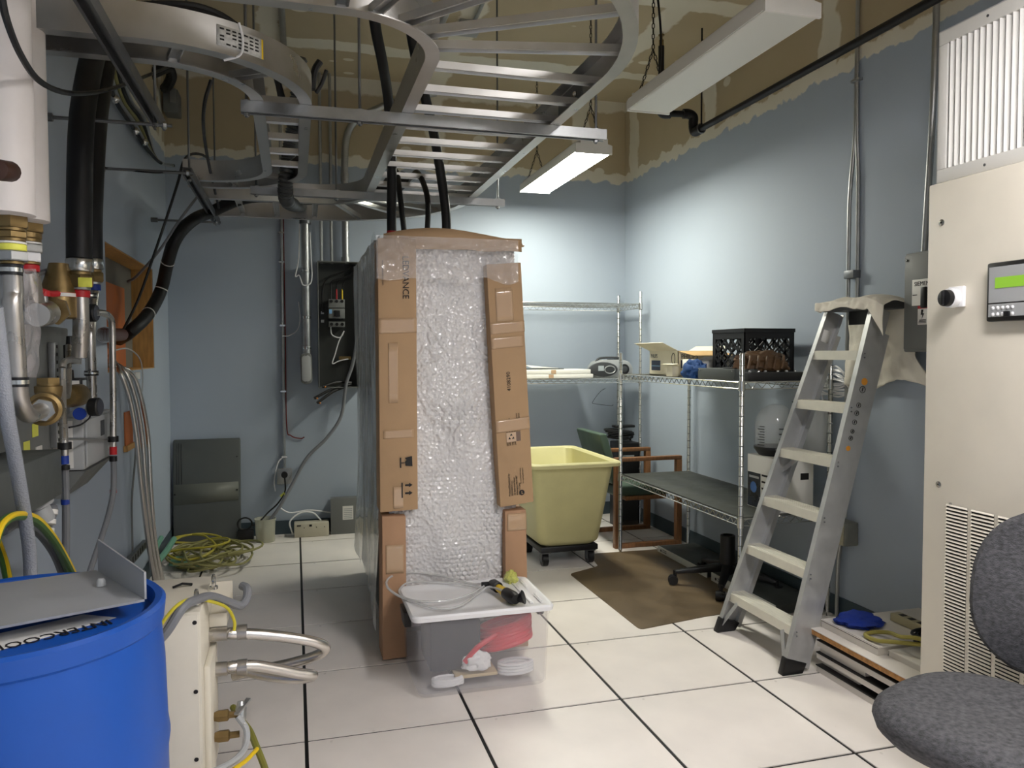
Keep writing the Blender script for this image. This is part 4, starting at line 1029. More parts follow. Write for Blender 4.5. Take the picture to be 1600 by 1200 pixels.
# ================================================================== bubble-wrapped equipment rack
RK = thing('wrapped_rack', 'tall equipment rack wrapped in bubble wrap, film and flattened cartons', 'equipment rack', (.70, 4.2, 0))
RX0, RX1, RY0, RY1, RZ1 = .395, 1.015, 3.50, 4.93, 1.90
cab = mat('grey_rack_paint', rgb(120,122,120), .5, .2)
MB().box(RX0, RX1, RY0+.06, RY1, .085, RZ1-.02).build('cabinet', cab, RK, bevel=.006)
for x in (RX0+.07, RX1-.07):
    for y in (RY0+.14, RY1-.10):
        cs = MB().box(x-.03, x+.03, y-.035, y+.035, .075, .084).box(x-.024, x-.019, y-.03, y+.03, .03, .076).box(x+.019, x+.024, y-.03, y+.03, .03, .076).build('caster_fork', dsteel, RK)
        MB().cyl((x-.017, y, .037), (x+.017, y, .037), .037, n=18).build('wheel', blackp, cs)
# bubble wrap, real dimples
def film_mat(name, col, rough, alpha, bump, bscale, coat=.8):
    return mat(name, col, rough, alpha=alpha, bump=bump, bscale=bscale, coat=coat, spec=.7)
bub = facets(film_mat('bubble_wrap', rgb(226,224,223), .3, .94, .12, 30, 1.0), 62, .55)
def wrap_fn(x0, x1, z0, z1, y):
    def fn(u, v):
        x = x0+(x1-x0)*u; z = z0+(z1-z0)*v
        pit = .0235; row = math.floor(z/(pit*.866)); cx = (x/pit + (.5 if row % 2 else 0)); fx = (cx-math.floor(cx)-.5)*pit; fz = (z/(pit*.866)-row-.5)*pit*.866
        d = math.hypot(fx, fz)/(pit*.48); amp = .0062*max(.08, (.55 if z < .85 else .32)+.85*noise.noise(V((x*6, z*5, 5))))
        bubb = amp*math.sqrt(max(0, 1-d*d)) if d < 1 else 0
        rg = 1-abs(noise.noise(V((x*22+3*noise.noise(V((x*6,z*5,3))), z*15, 2.5)))); bubb += .0065*max(0, rg-.72)/.28*max(0, min(1, .45+1.6*noise.noise(V((x*5, z*4, 12)))+.35*(z > .9)))
        big = .009*noise.noise(V((x*5, z*2.6, 1))) + .006*noise.noise(V((x*13, z*9, 4)))
        edge = min(u, 1-u)*8; bow = .012*(1-min(1, edge))
        fold = .006*math.sin((z+x*1.6)*9+2*noise.noise(V((x*3,z*2,8))))
        return V((x, y - bubb - big + bow - fold, z))
    return fn
mb = MB().grid(150, 430, wrap_fn(.405, 1.005, .13, 1.86, RY0+.01)); mb.build('bubble_wrap', bub, RK)
def side_fn(u, v):
    y = RY0+.10+(RY1-RY0-.06)*u; zb = .19+.09*noise.noise(V((u*9, 2, 1)))-.10*(u < .3)+.05*math.sin(u*14); z = zb+(RZ1+.03-zb)*v
    n1 = noise.noise(V((y*3.4, z*.9, 3))); n2 = noise.noise(V((y*11, z*3, 9)))
    return V((RX0-.018-.020*n1-.009*n2-.02*(1-v)**3*(1+n1), y, z))
film = film_mat('grey_stretch_film', rgb(214,217,215), .2, .8, .35, 30)
MB().grid(70, 120, side_fn).build('side_film', film, RK)
def right_fn(u, v):
    p = side_fn(u, v); return V((2*.705-p.x, p.y, p.z))
MB().grid(40, 80, right_fn).build('side_film', film, RK)
# cartons taped to the corners
def carton(q, y0, depth, m, name='corner_carton'):
    f = [at(px, py, Y=y0) for px, py in q]; b_ = [p+V((0,depth,0)) for p in f]     # q: bottom-left, bottom-right, top-right, top-left
    return MB().hexa([f[0], f[1], b_[1], b_[0]], [f[3], f[2], b_[2], b_[3]]).build(name, m, RK, bevel=.004), f
ul, fUL = carton(((594,801),(653,796),(650,372),(590,372)), 3.445, .15, card)
ur, fUR = carton(((782,793),(834,784),(814,410),(760,413)), 3.435, .13, card)
ll, fLL = carton(((598,1032),(636,1027),(634,806),(597,807)), 3.455, .16, card2)
lr, fLR = carton(((791,1020),(826,1016),(822,796),(789,799)), 3.455, .16, card2)
# cardboard top cap
tc = MB().grid(24, 14, lambda u, v: V((RX0-.02+(RX1-RX0+.04)*u, RY0-.04+.34*v, 1.905+.055*math.sin(math.pi*min(1,u*1.15))*(1-.5*v)*(1-u*.55)+.012*noise.noise(V((u*5,v*3,2))) - (.02 if v < .08 else 0))))
tc.build('top_cardboard', card, RK, solid=.005)
MB().grid(24, 3, lambda u, v: V((RX0-.01+(RX1-RX0+.015)*u, RY0-.045, 1.855+(.06+.045*math.sin(math.pi*min(1,u*1.15))*(1-u*.55))*v+.008*noise.noise(V((u*6,v,3)))*(1-v)))).build('top_cardboard_lip', card, RK, solid=.004)
MB().grid(20, 14, lambda u, v: V((RX0-.02+(RX1-RX0+.04)*u, RY0+.30+(RY1-RY0-.28)*v, RZ1+.035+.02*noise.noise(V((u*5,v*6,2)))))).build('top_film', film, RK, solid=.002)
# stretch film band round the top
clearf = mat('clear_stretch_film', rgb(240,236,234), .1, alpha=.30, coat=1.0, bump=.4, bscale=20, spec=.8); facets(clearf, 38, .7)
def band(u, v):
    x = RX0-.045+(RX1-RX0+.026)*u; z = 1.715+.19*v + .03*noise.noise(V((u*6,1,2)))*(1-v)
    return V((x, 3.428-.010*noise.noise(V((x*9, z*14, 6)))-.006*noise.noise(V((x*25, z*30, 6))), z))
MB().grid(70, 34, band).build('film_band', clearf, RK)
def corner(u, v):
    ya = 3.43+.55*u; z0_ = 1.70-.25*u; z = z0_+(1.93-.1*u-z0_)*v
    return V((RX0-.05-.022*noise.noise(V((ya*9, z*12, 6)))+.0*u, ya, z))
MB().grid(30, 24, corner).build('film_corner', clearf, RK)
# brown packing tape
def tape(f, k0, k1, off=.0025, lo=0.0, hi=1.0):
    a = f[0].lerp(f[3], k0); b = f[1].lerp(f[2], k0); c = f[1].lerp(f[2], k1); d = f[0].lerp(f[3], k1); o = V((0,-off,0))
    def fn(u, v):
        p = (a.lerp(b, lo+(hi-lo)*u)).lerp(d.lerp(c, lo+(hi-lo)*u), v); return p+o+V((0,-.0012*abs(noise.noise(p*30)),0))
    MB().grid(10, 6, fn).build('packing_tape', tapem, RK, solid=.0004)
tape(fUL, .655, .71); tape(fUL, .27, .30, lo=.1, hi=.9); tape(fUL, .01, .09, lo=.35, hi=.62); tape(fUL, .40, .62, lo=.25, hi=.5)
tape(fUR, .715, .76); tape(fUR, .31, .36); tape(fUR, .765, .90, lo=.2, hi=.7); tape(fUR, .655, .70, lo=0, hi=.95)
tape(fLL, .60, .80, lo=.15, hi=.9); tape(fLR, .86, .98, lo=.1, hi=1)
# lettering on the cartons
def on(f, u, v, off=.0022): return f[0].lerp(f[1], u).lerp(f[3].lerp(f[2], u), v)+V((0,-off,0))
def axes(f): r = (f[1]-f[0]).normalized(); return r, (f[3]-f[0]).normalized()
r, u = axes(fUL)
lettering('LEDVANCE', .040, on(fUL, .64, .935, .0045), -u, r, ink, RK, squash=.95)
lettering('www.ledvance.com', .014, on(fUL, .10, .92, .0045), -u, r, ink, RK)
# fragile glass and arrows, lying sideways
o_ = on(fUL, .86, .155, .0045); fg = lambda a, b, q: o_ + r*a + u*b + V((0,-q,0))
MB().prism([(0,.0),(-.03,.004),(-.034,.022),(-.026,.030),(-.034,.040),(-.002,.046)], lambda a, b, q: fg(a, b+.01, q), 0, .0005).build('fragile_symbol', ink, RK)
MB().prism([(-.034,.030),(-.050,.030),(-.050,.052),(-.056,.052),(-.056,.006),(-.050,.006),(-.050,.026),(-.034,.026)], lambda a, b, q: fg(a, b, q), 0, .0005).build('fragile_symbol', ink, RK)
o2 = on(fUL, .86, .055, .0045)
for dv in (.006, .042):
    MB().prism([(0,dv+.0),(-.016,dv-.010),(-.016,dv-.004),(-.034,dv-.004),(-.034,dv+.004),(-.016,dv+.004),(-.016,dv+.010)], lambda a, b, q: o2 + r*a + u*(b+.006) + V((0,-q,0)), 0, .0005).build('arrow_symbol', ink, RK)
MB().prism([(-.044,-.008),(-.050,-.008),(-.050,.060),(-.044,.060)], lambda a, b, q: o2 + r*a + u*b + V((0,-q,0)), 0, .0005).build('arrow_base_line', ink, RK)
r, u = axes(fUR)
lettering('4108290', .026, on(fUR, .50, .475), u, -r, ink, RK)
small = ['Produced/Distributed by:', 'LEDVANCE LLC', '181 Ballardvale Street', 'Wilmington, MA 01887', 'Made in China']
for k, s_ in enumerate(small): lettering(s_, .012 if k > 1 else .013, on(fUR, .32+k*.075, .04), u, -r, ink, RK, squash=.8)
for k, s_ in enumerate(['LEDVANCE Ltd/Ltee', '5450 Explorer Drive, Mississauga', 'Ontario L4W 5N1', 'Distribue par LEDVANCE']): lettering(s_, .012, on(fUR, .34+k*.075, .25), u, -r, ink, RK, squash=.8)
for k in range(2): lettering('LEDVANCE is a registered trademark', .010, on(fUR, .64+k*.07, .27), u, -r, ink, RK, squash=.8)
for k in range(2): lettering('For recycling information', .009, on(fUR, .66+k*.07, .085), u, -r, ink, RK, squash=.8)
q0 = on(fUR, .655, .048); MB().rev(q0, (0,-1,0), [(0,.013),(.0006,.013)], 20).build('round_mark', ink, RK)
MB().prism([(-.002,-.007),(.006,-.007),(.006,-.004),(.001,-.004),(.001,.007),(-.002,.007)], lambda a, b, q: q0+V((a, -.0006-q, b)), 0, .0004).build('mark_letter', card, RK)
q1 = on(fUR, .50, .285)
MB().prism([(-.034,-.022),(.034,-.022),(.034,.022),(-.034,.022)], lambda a, b, q: q1 + r*a + u*b + V((0,-q,0)), .0008, .0014).build('recycling_panel', mat('pale_card_print', rgb(206,178,150), .7), RK)
MB().prism([(.012,-.022),(.034,-.022),(.034,.022),(.012,.022)], lambda a, b, q: q1 + r*a + u*b + V((0,-q,0)), .0015, .0018).build('recycling_text_block', mat('grey_print', rgb(120,100,88), .7), RK)
for k in range(3):
    an = math.radians(90+120*k); cc = V((-.010,0)) if False else (-.011+.011*math.cos(an), .011*math.sin(an))
    MB().prism([(cc[0]+.008*math.cos(an+2.1), cc[1]+.008*math.sin(an+2.1)), (cc[0]+.008*math.cos(an-2.1), cc[1]+.008*math.sin(an-2.1)), (cc[0]+.006*math.cos(an), cc[1]+.006*math.sin(an))], lambda a, b, q: q1 + r*a + u*b + V((0,-q,0)), .0015, .002).build('recycling_arrow', ink, RK)
# hoses dropping from the ladder into the rack top
for px, r_, lb, col, pth in ((612,.024,'thick black hose with a red band entering the rack top at left', red, None), (697,.024,'thick black hose with a blue band entering the rack top at right', blue, None)):
    e = at(px, 352, Y=3.95); x = e.x
    t = thing('coolant_hose', lb, 'hose', (x, 3.95, 1.94), 'black hoses entering the rack')
    top = [V((x,3.95,1.90)), V((x,3.95,2.1)), V((x,3.93,2.30)), V((x-.0,3.80,2.42)), V((x-.01,3.5,2.46)), V((x-.02,3.0,2.44)), V((x-.06,2.5,2.42)), V((x-.25,2.1,2.42)), V((x-.7,1.95,2.42))]
    if px == 697: top = [V((x,3.95,1.90)), V((x,3.95,2.1)), at(686,255,Y=3.9), at(676,200,Y=3.8), at(660,135,Y=3.65), at(648,80,Y=3.5), at(640,30,Y=3.4), at(636,-30,Y=3.35)]
    else: top = [V((x,3.95,1.90)), V((x,3.95,2.1)), at(612,240,Y=3.92), at(607,160,Y=3.8), at(598,100,Y=3.6), at(588,50,Y=3.45), at(582,0,Y=3.35), at(580,-50,Y=3.3)]
    MB().tube(crom(top, 6), r_, 14).build('hose', black, t)
    MB().cyl((x,3.95,1.985), (x,3.95,2.005), r_+.0012, n=16).build('colour_band', col, t)
for px, lb in ((632,'thin black hose second from the left above the rack'), (667,'thin black hose third from the left above the rack')):
    e = at(px, 352, Y=4.05); sgn = -1 if px == 632 else 1
    MB().tube(crom([(e.x+.01*(-sgn), 4.05, 1.88), (e.x, 4.05, 2.0), (e.x-.02*(1 if sgn < 0 else -.3), 4.06, 2.2), (e.x-.02, 4.2, 2.36), (e.x-.02, 4.5, 2.40), (e.x-.10, 4.95, 2.38), (e.x-.5, 5.2, 2.37)], 6), .015, 10).build('coolant_hose', black, label=lb, cat='hose', group='black hoses entering the rack')
# ================================================================== storage tote in front
tx0, tx1, ty0, ty1 = .437, 1.022, 3.0, 3.425; tz = .332
tote = thing('storage_tote', 'translucent storage tote with white lid in front of the wrapped rack', 'storage box', (.74, 3.21, 0))
frost = mat('frosted_plastic', rgb(224,222,226), .28, alpha=.125, coat=.3)
def rr(g, z, gy=None): gy = g if gy is None else gy; return ring(tx0+g, tx1-g, ty0+gy, ty1-gy, z, .035, 5)
loft([rr(.030,.004), rr(.020,.016), rr(.010,tz-.03), rr(.006,tz-.028), rr(.006,tz-.004), rr(.012,tz-.004), rr(.014,tz-.03), rr(.024,.02), rr(.05,.012)], True, True).build('bin', frost, tote)
loft([rr(.002,tz-.012), rr(-.004,tz-.010), rr(-.006,tz+.006), rr(.0,tz+.014), rr(.022,tz+.014), rr(.032,tz+.006), rr(.10,tz+.006)]).build('lid', whitep, tote)
MB().box(tx1-.085, tx1-.07, ty0+.06, ty1-.06, tz+.006, tz+.012).box(tx1-.04, tx1-.034, ty0+.05, ty0+.16, tz+.0145, tz+.018).box(tx1-.04, tx1-.034, ty1-.16, ty1-.05, tz+.0145, tz+.018).build('lid_rib', whitep, tote, bevel=.003)
MB().hexa([(tx0-.012,3.17,tz-.085),(tx0+.018,3.17,tz-.085),(tx0+.018,3.26,tz-.085),(tx0-.012,3.26,tz-.085)], [(tx0-.018,3.15,tz-.015),(tx0+.012,3.15,tz-.015),(tx0+.012,3.28,tz-.015),(tx0-.018,3.28,tz-.015)]).build('latch_handle', blackp, tote, bevel=.006)
MB().hexa([(tx1-.018,3.17,tz-.085),(tx1+.012,3.17,tz-.085),(tx1+.012,3.26,tz-.085),(tx1-.018,3.26,tz-.085)], [(tx1-.012,3.15,tz-.015),(tx1+.018,3.15,tz-.015),(tx1+.018,3.28,tz-.015),(tx1-.012,3.28,tz-.015)]).build('latch_handle', blackp, tote, bevel=.006)
# contents
MB().box(.52, .74, 3.12, 3.36, .06, .28).build('black_case', mat('charcoal_case', rgb(30,36,44), .6), label='dark grey case inside the left half of the tote', cat='case', bevel=.02)
mb = MB(); pts = []
for k in range(7*16):
    an = k/16*2*math.pi; j = k//16
    pts.append(V((.86+.105*math.cos(an)+.006*math.sin(k*.6), 3.165+.085*math.sin(an)+.004*j, .15+.012*j+.028*math.cos(an+.5))))
pts += [V((.75,3.09,.185)), V((.70,3.085,.15)), V((.66,3.08,.11))]
mb.tube(crom(pts, 2), .0115, 8); mb.build('red_hose', mat('red_rubber_hose', rgb(206,36,52), .4), label='coil of red hose inside the tote', cat='hose')
mb = MB(); pts = [V((.89+.075*math.cos(k*.45), 3.12+.045*math.sin(k*.45), .03+.0009*k)) for k in range(56)]
mb.tube(pts, .0065, 6); mb.build('white_cable', whitep, label='coil of white cable at the bottom right of the tote', cat='cable')
mb = MB(); pts = [V((.59+.062*math.cos(k*.45), 3.085+.03*math.sin(k*.45), .026+.0007*k)) for k in range(42)]
mb.tube(pts, .008, 6); mb.build('white_cable', whitep, label='coil of white cable at the bottom left of the tote', cat='cable')
crumple('plastic_bag', (.715, 3.09, .075), .06, .03, .05, mat('crumpled_white_bag', rgb(232,232,232), .4), 'crumpled white bag inside the tote', 31, 'bag')
MB().box(.62, .80, 3.075, 3.20, .045, .058).build('wooden_ruler_board', mat('pale_wood', rgb(204,184,146), .6), label='pale flat wooden piece near the bottom of the tote', cat='board', bevel=.002)
# hand pump and tubing on the lid
LZ2 = tz+.0065
pp0 = at(768, 911, Z=LZ2+.035); pp1 = at(803, 935, Z=LZ2+.03)
t = thing('hand_pump', 'yellow and black hand pump lying on the tote lid', 'pump', V((pp0.x, pp0.y, LZ2)))
ax = (pp1-pp0)
MB().rev(pp0, ax, [(0,.016),(.1*ax.length,.024),(.30*ax.length,.024),(.32*ax.length,.016)], 18).build('pump_head', blackp, t)
MB().rev(pp0+ax*.28, ax, [(0,.015),(.42*ax.length,.021)], 18).build('barrel', yellow, t)
MB().rev(pp0+ax*.66, ax, [(0,.024),(.30*ax.length,.028),(.42*ax.length,.020)], 18).build('pump_end', blackp, t)
e = pp0+ax*.95
MB().rev(e+V((.012,-.01,-.004)), V((.7,-.35,.25)), [(0,.014),(.02,.02),(.032,.030),(.034,.028)], 18).build('cup', blackp, t)
MB().cyl(pp0+V((-.012,-.004,-.002)), pp0+V((-.045,.004,-.004)), .011, n=12).build('inlet', blackp, t)
tubing = mat('clear_vinyl_tubing', rgb(222,222,220), .12, alpha=.62, coat=.6)
P_ = lambda px, py, dz=.010: at(px, py, Z=LZ2+.006+dz)
MB().tube(crom([pp0+V((-.04,.004,-.002)), P_(735,912), P_(690,900,.02), P_(650,895,.03), P_(622,897,.04), P_(606,905,.04), P_(606,918,.03), P_(625,932,.012), P_(660,945,.008), P_(690,951,.008), P_(720,946,.008), P_(750,925,.01), P_(765,917,.025), pp0+ax*.62+V((-.01,-.02,.012))], 7), .0055, 8).build('clear_tube', tubing, label='long loop of clear tubing from the hand pump on the tote lid', cat='tube')
MB().tube(crom([P_(752,918,.012), P_(715,912), P_(680,910), P_(640,910,.01), P_(624,922), P_(632,934,.008), P_(660,940,.018), P_(700,938,.018), P_(735,928,.02), P_(756,916,.022)], 7), .005, 8).build('clear_tube', tubing, label='short inner loop of clear tubing on the tote lid', cat='tube')
crumple('yellow_glove', (P_(800,905).x+.0, P_(800,905).y+.01, LZ2), .032, .045, .035, mat('pale_yellow_film', rgb(220,222,120), .2, alpha=.8), 'crumpled pale yellow glove behind the hand pump', 41, 'glove')
# ================================================================== back wall, left half
WB = YB
t = thing('enclosure_cover', 'large dark grey enclosure cover leaning in the rear left corner', 'metal panel', (-.65, 6.05, 0))
MB().hexa([(-.868,6.02,0),(-.40,6.02,0),(-.40,6.05,0),(-.868,6.05,0)], [(-.868,6.115,.755),(-.40,6.115,.755),(-.40,6.143,.755),(-.868,6.143,.755)]).build('panel', greyd, t, bevel=.012)
def cv(x, z, o=.0015): k = z/.755; return V((x, 6.02+.095*k-o, z))
for x in (-.845, -.83, -.812): MB().add([cv(x,.43), cv(x+.006,.43), cv(x+.006,.73), cv(x,.73)], [(0,1,2,3)]).build('groove', darkg, t, solid=.001)
MB().add([cv(-.862,.28), cv(-.415,.30), cv(-.415,.435), cv(-.862,.43)], [(0,1,2,3)]).build('label_plate', mat('olive_grey_paint', rgb(104,106,98), .5), t, solid=.002)
for x, z in ((-.855,.36),(-.425,.375),(-.425,.62)): MB().cyl(cv(x,z,.0015), cv(x,z,.006), .006, n=10).build('screw', blackp, t)
# open breaker panel
t = thing('breaker_panel', 'open dark breaker panel with wiring on the back wall beside the rack', 'electrical panel', (.33, 6.08, 1.10))
X0, X1, Z0, Z1, D = .175, .50, 1.125, 2.085, .13
inn = mat('panel_inside', rgb(58,60,58), .55)
MB().box(X0, X0+.006, WB-D, WB, Z0, Z1).box(X1-.006, X1, WB-D, WB, Z0, Z1).box(X0+.006, X1-.006, WB-D, WB, Z0, Z0+.006).box(X0+.006, X1-.006, WB-D, WB, Z1-.006, Z1).build('enclosure', greyp, t)
MB().box(X0+.006, X1-.006, WB-.012, WB-.002, Z0+.006, Z1-.006).build('back_plate', inn, t)
brx = .255
bk_ = greyp
MB().box(brx, brx+.12, WB-.10, WB-.02, 1.735, 1.80).build('terminal_block', bk_, t, bevel=.003)
bb_ = MB().box(brx, brx+.12, WB-.10, WB-.02, 1.655, 1.73).build('breaker', bk_, t, bevel=.003)
MB().box(brx+.04, brx+.085, WB-.112, WB-.1, 1.668, 1.715).build('toggle', blackp, bb_, bevel=.003)
MB().box(brx+.004, brx+.024, WB-.1015, WB-.1002, 1.69, 1.722).build('blue_label', mat('pale_blue_label', rgb(120,170,214), .5), bb_)
MB().box(brx, brx+.12, WB-.10, WB-.02, 1.59, 1.63).build('terminal_block', bk_, t, bevel=.003)
for k in range(3):
    for z in (1.785, 1.61):
        MB().cyl((brx+.02+.04*k, WB-.101, z), (brx+.02+.04*k, WB-.104, z), .012, n=14).build('terminal_screw', blackp, t)
for k, col in enumerate((black, red, yellow)):
    MB().cyl((brx+.02+.042*k, WB-.07, 1.80), (brx+.02+.042*k, WB-.07, 1.88), .006, n=8).build('wire_sleeve', col, t)
    MB().tube(crom([(brx+.02+.042*k, WB-.07, 1.87), (brx+.03+.045*k, WB-.07, 1.94), (.42+.01*k, WB-.07, 1.99), (.445+.008*k, WB-.07, 2.07)], 5), .006, 6).build('wire', black, t)
MB().tube(crom([(.215, WB-.06, 1.70), (.21, WB-.06, 1.85), (.25, WB-.06, 1.96), (.38, WB-.06, 2.02), (.45, WB-.06, 2.07)], 5), .008, 6).build('wire', black, t)
for z in (1.70, 1.635): MB().box(.20, .222, WB-.05, WB-.02, z-.01, z+.01).build('lug', galv, t)
MB().tube(crom([(.27, WB-.06, 1.59), (.28, WB-.07, 1.53), (.34, WB-.07, 1.51), (.37, WB-.07, 1.56), (.33, WB-.07, 1.48), (.30, WB-.07, 1.38), (.28, WB-.07, 1.31), (.33, WB-.07, 1.33), (.40, WB-.07, 1.345)], 5), .0045, 6).build('wire', whitep, t)
MB().box(.33, .42, WB-.06, WB-.03, 1.34, 1.365).build('ground_bar', brass, t)
t2 = thing('cable_ends', 'cut black cable ends poking out below the open breaker panel', 'cable', (.22, 6.0, 1.0))
for k, (p, q) in enumerate((((.42, WB-.08, 1.15), (.14, WB-.16, 1.05)), ((.40, WB-.08, 1.14), (.16, WB-.17, 1.015)), ((.42, WB-.08, 1.16), (.20, WB-.15, 1.135)))):
    p = V(p); q = V(q); MB().tube(crom([p, p.lerp(q,.5)+V((0,0,.02)), q], 5), .011, 8).build('cable', black, t2)
    MB().sphere(q+V((.02,-.008,.0)), .008, 8, 6).build('copper_tip', mat('copper', rgb(214,140,80), .35, .8), t2)
# conduits into the panel
for px, r_, lb in ((502,.012,'thin steel conduit entering the top of the open breaker panel, left'), (518,.012,'thin steel conduit entering the top of the open breaker panel, middle')):
    x = at(px, 380, Y=WB-.05).x
    MB().tube([(x, WB-.045, Z1-.01), (x, WB-.045, 3.05), (x, WB-.045, ZC)], r_, 10).build('panel_conduit', galv, label=lb, cat='conduit', group='conduits above the breaker panel')
x = at(540, 380, Y=WB-.06).x
t = thing('panel_conduit', 'fat steel conduit with a swept bend above the breaker panel', 'conduit', (x, WB-.06, Z1), 'conduits above the breaker panel')
MB().tube(crom([(x, WB-.06, Z1-.01), (x, WB-.06, 2.5), (x, WB-.06, 2.85), (x+.02, WB-.06, 3.05), (x+.09, WB-.07, 3.17), (x+.22, WB-.08, 3.25), (x+.4, WB-.1, 3.33), (x+.7, WB-.1, 3.42)], 6), .027, 14).build('conduit', galv, t)
MB().cyl((x, WB-.06, Z1-.005), (x, WB-.06, Z1+.04), .034, n=16).build('connector', galv, t); MB().cyl((x, WB-.06, 2.70), (x, WB-.06, 2.76), .032, n=16).build('coupling', galv, t)
# thin conduit to the outlet with coloured wires
x = -.085
t = thing('outlet_conduit', 'thin steel conduit dropping to an outlet box on the back wall', 'conduit', (x, WB-.02, .40))
MB().tube([(x+.005, WB-.02, ZC-.4), (x+.003, WB-.02, 2.4), (x, WB-.02, .52)], .0115, 10).build('conduit', galv, t)
for z in (2.3, 2.08, 1.6, 1.1, .60): MB().box(x-.02, x+.02, WB-.034, WB-.001, z-.006, z+.006).build('strap', chrome, t)
MB().box(x-.05, x+.05, WB-.055, WB, .40, .51).build('outlet_box', greyp, t, bevel=.006)
MB().box(x-.055, x+.055, WB-.060, WB-.0555, .395, .515).build('cover_plate', galv, t, bevel=.003)
pl = MB().cyl((x+.0, WB-.0605, .47), (x+.0, WB-.095, .47), .024, n=18).build('plug', blackp, t)
MB().tube(crom([(x, WB-.09, .46), (x+.005, WB-.10, .40), (x, WB-.10, .34), (x-.05, WB-.11, .26), (x-.12, WB-.13, .20), (x-.19, WB-.2, .14), (x-.24, WB-.2, .12)], 6), .006, 8).build('power_cord', black, t)
MB().bar((x-.03, WB-.105, .31), (x+.0, WB-.105, .335), .02, .002, up=(0,1,0)).build('yellow_tag', yellowt, t)
MB().tube(crom([(x+.018, WB-.012, 2.42), (x+.02, WB-.012, 1.5), (x+.02, WB-.012, .85), (x+.05, WB-.012, .76), (x+.12, WB-.014, .735), (x+.15, WB-.014, .745)], 6), .0045, 6).build('red_black_wire', mat('dark_red_wire', rgb(110,34,30), .5), t)
MB().tube(crom([(x-.01, WB-.03, .60), (x-.05, WB-.03, .55), (x-.075, WB-.03, .42), (x-.07, WB-.03, .34)], 5), .005, 6).build('white_wire', whitep, t)
MB().tube(crom([(x+.0, WB-.03, 1.52), (x+.05, WB-.03, 1.525), (x+.11, WB-.03, 1.57), (x+.13, WB-.03, 1.66), (x+.12, WB-.04, 1.78)], 5), .004, 6).build('white_wire', whitep, t)
# big conduit with pull body and flexible conduit above
cx = at(478, 450, Y=WB-.10).x
t = thing('flexible_conduit', 'ribbed grey flexible conduit joining a fat conduit with an oval pull body', 'conduit', (cx, WB-.1, 1.18))
MB().cyl((cx, WB-.10, 1.39), (cx-.0, WB-.10, 2.42), .030, n=16).build('conduit', galv, t)
lb_ = [(.032*math.cos(a*math.pi/8)*1.0, (.085 if math.sin(a*math.pi/8) > 0 else -.085)+.034*math.sin(a*math.pi/8)) for a in range(16)]
MB().prism(lb_, lambda u, v, q: V((cx-.005+u*1.35, WB-.14+q, 1.275+v)), 0, .09).build('pull_body', greyp, t, bevel=.006)
MB().prism([(u*.80, v*.84) for u, v in lb_], lambda u, v, q: V((cx-.005+u*1.35, WB-.146+q, 1.275+v)), 0, .006).build('cover', greyl, t, bevel=.002)
for z in (1.175, 1.375): MB().cyl((cx-.005, WB-.146, z), (cx-.005, WB-.15, z), .005, n=8).build('screw', dsteel, t)
for z in (2.0, 1.65, 1.42): MB().cyl((cx, WB-.10, z), (cx, WB-.10, z+.02), .0325, n=16).build('strap', chrome, t)
MB().box(cx-.012, cx+.012, WB-.09, WB-.001, 1.645, 1.675).build('strap_bracket', galv, t)
MB().cyl((cx, WB-.10, 2.36), (cx, WB-.10, 2.47), .042, n=16).build('coupling', dsteel, t)
fp_ = crom([(cx, WB-.10, 2.44), at(477,334,Y=5.95), at(470,322,Y=5.5), at(458,320,Y=4.9), at(448,312,Y=4.48), at(446,290,Y=4.36), at(450,250,Y=4.35), at(456,215,Y=4.35), at(462,185,Y=4.33), at(466,140,Y=4.3), at(468,90,Y=4.28)], 22)
MB().tube(fp_, lambda s: .038+.0045*math.sin(s*len(fp_)*1.9), 14).build('corrugated_tube', mat('ribbed_grey_plastic', rgb(74,76,76), .4), t)
# thin white wires by the conduit
MB().tube(crom([(cx-.04, WB-.10, 2.36), (cx-.05, WB-.11, 2.1), (cx-.075, WB-.11, 1.97), (cx-.05, WB-.11, 1.975), (cx-.035, WB-.12, 1.94), (cx-.02, WB-.135, 1.90), (cx+.03, WB-.135, 1.91), (cx+.045, WB-.12, 1.98), (cx+.04, WB-.11, 2.1), (cx+.035, WB-.11, 2.3)], 6), .0045, 6).build('white_wire', whitep, label='thin white wire looped around the fat conduit on the back wall', cat='wire')
# grey hose from the panel down to the pail
MB().tube(crom([at(566,470,Y=5.9), at(553,560,Y=6.0), at(541,600,Y=6.02), at(533,650,Y=6.03), at(510,685,Y=6.03), at(480,715,Y=6.02), at(455,760,Y=6.0), at(435,795,Y=5.97), at(414,822,Y=5.95)], 6), .013, 10).build('drain_hose', hoseg, label='grey drain hose running down the back wall into the small pail', cat='hose')
pc = V((-.225, 5.95, 0))
t = thing('plastic_pail', 'small translucent pail with yellowish liquid by the back wall', 'bucket', pc)
MB().rev(pc, (0,0,1), [(0,.066),(.16,.074),(.16,.078),(.172,.079),(.172,.073),(.16,.071),(.004,.063)], 28, True, True).build('pail', mat('translucent_pail', rgb(206,206,188), .3, alpha=.5), t)
MB().rev(pc+V((0,0,.006)), (0,0,1), [(0,.062),(.045,.065)], 24).build('liquid', mat('yellow_liquid', rgb(170,150,60), .1, alpha=.8), t)
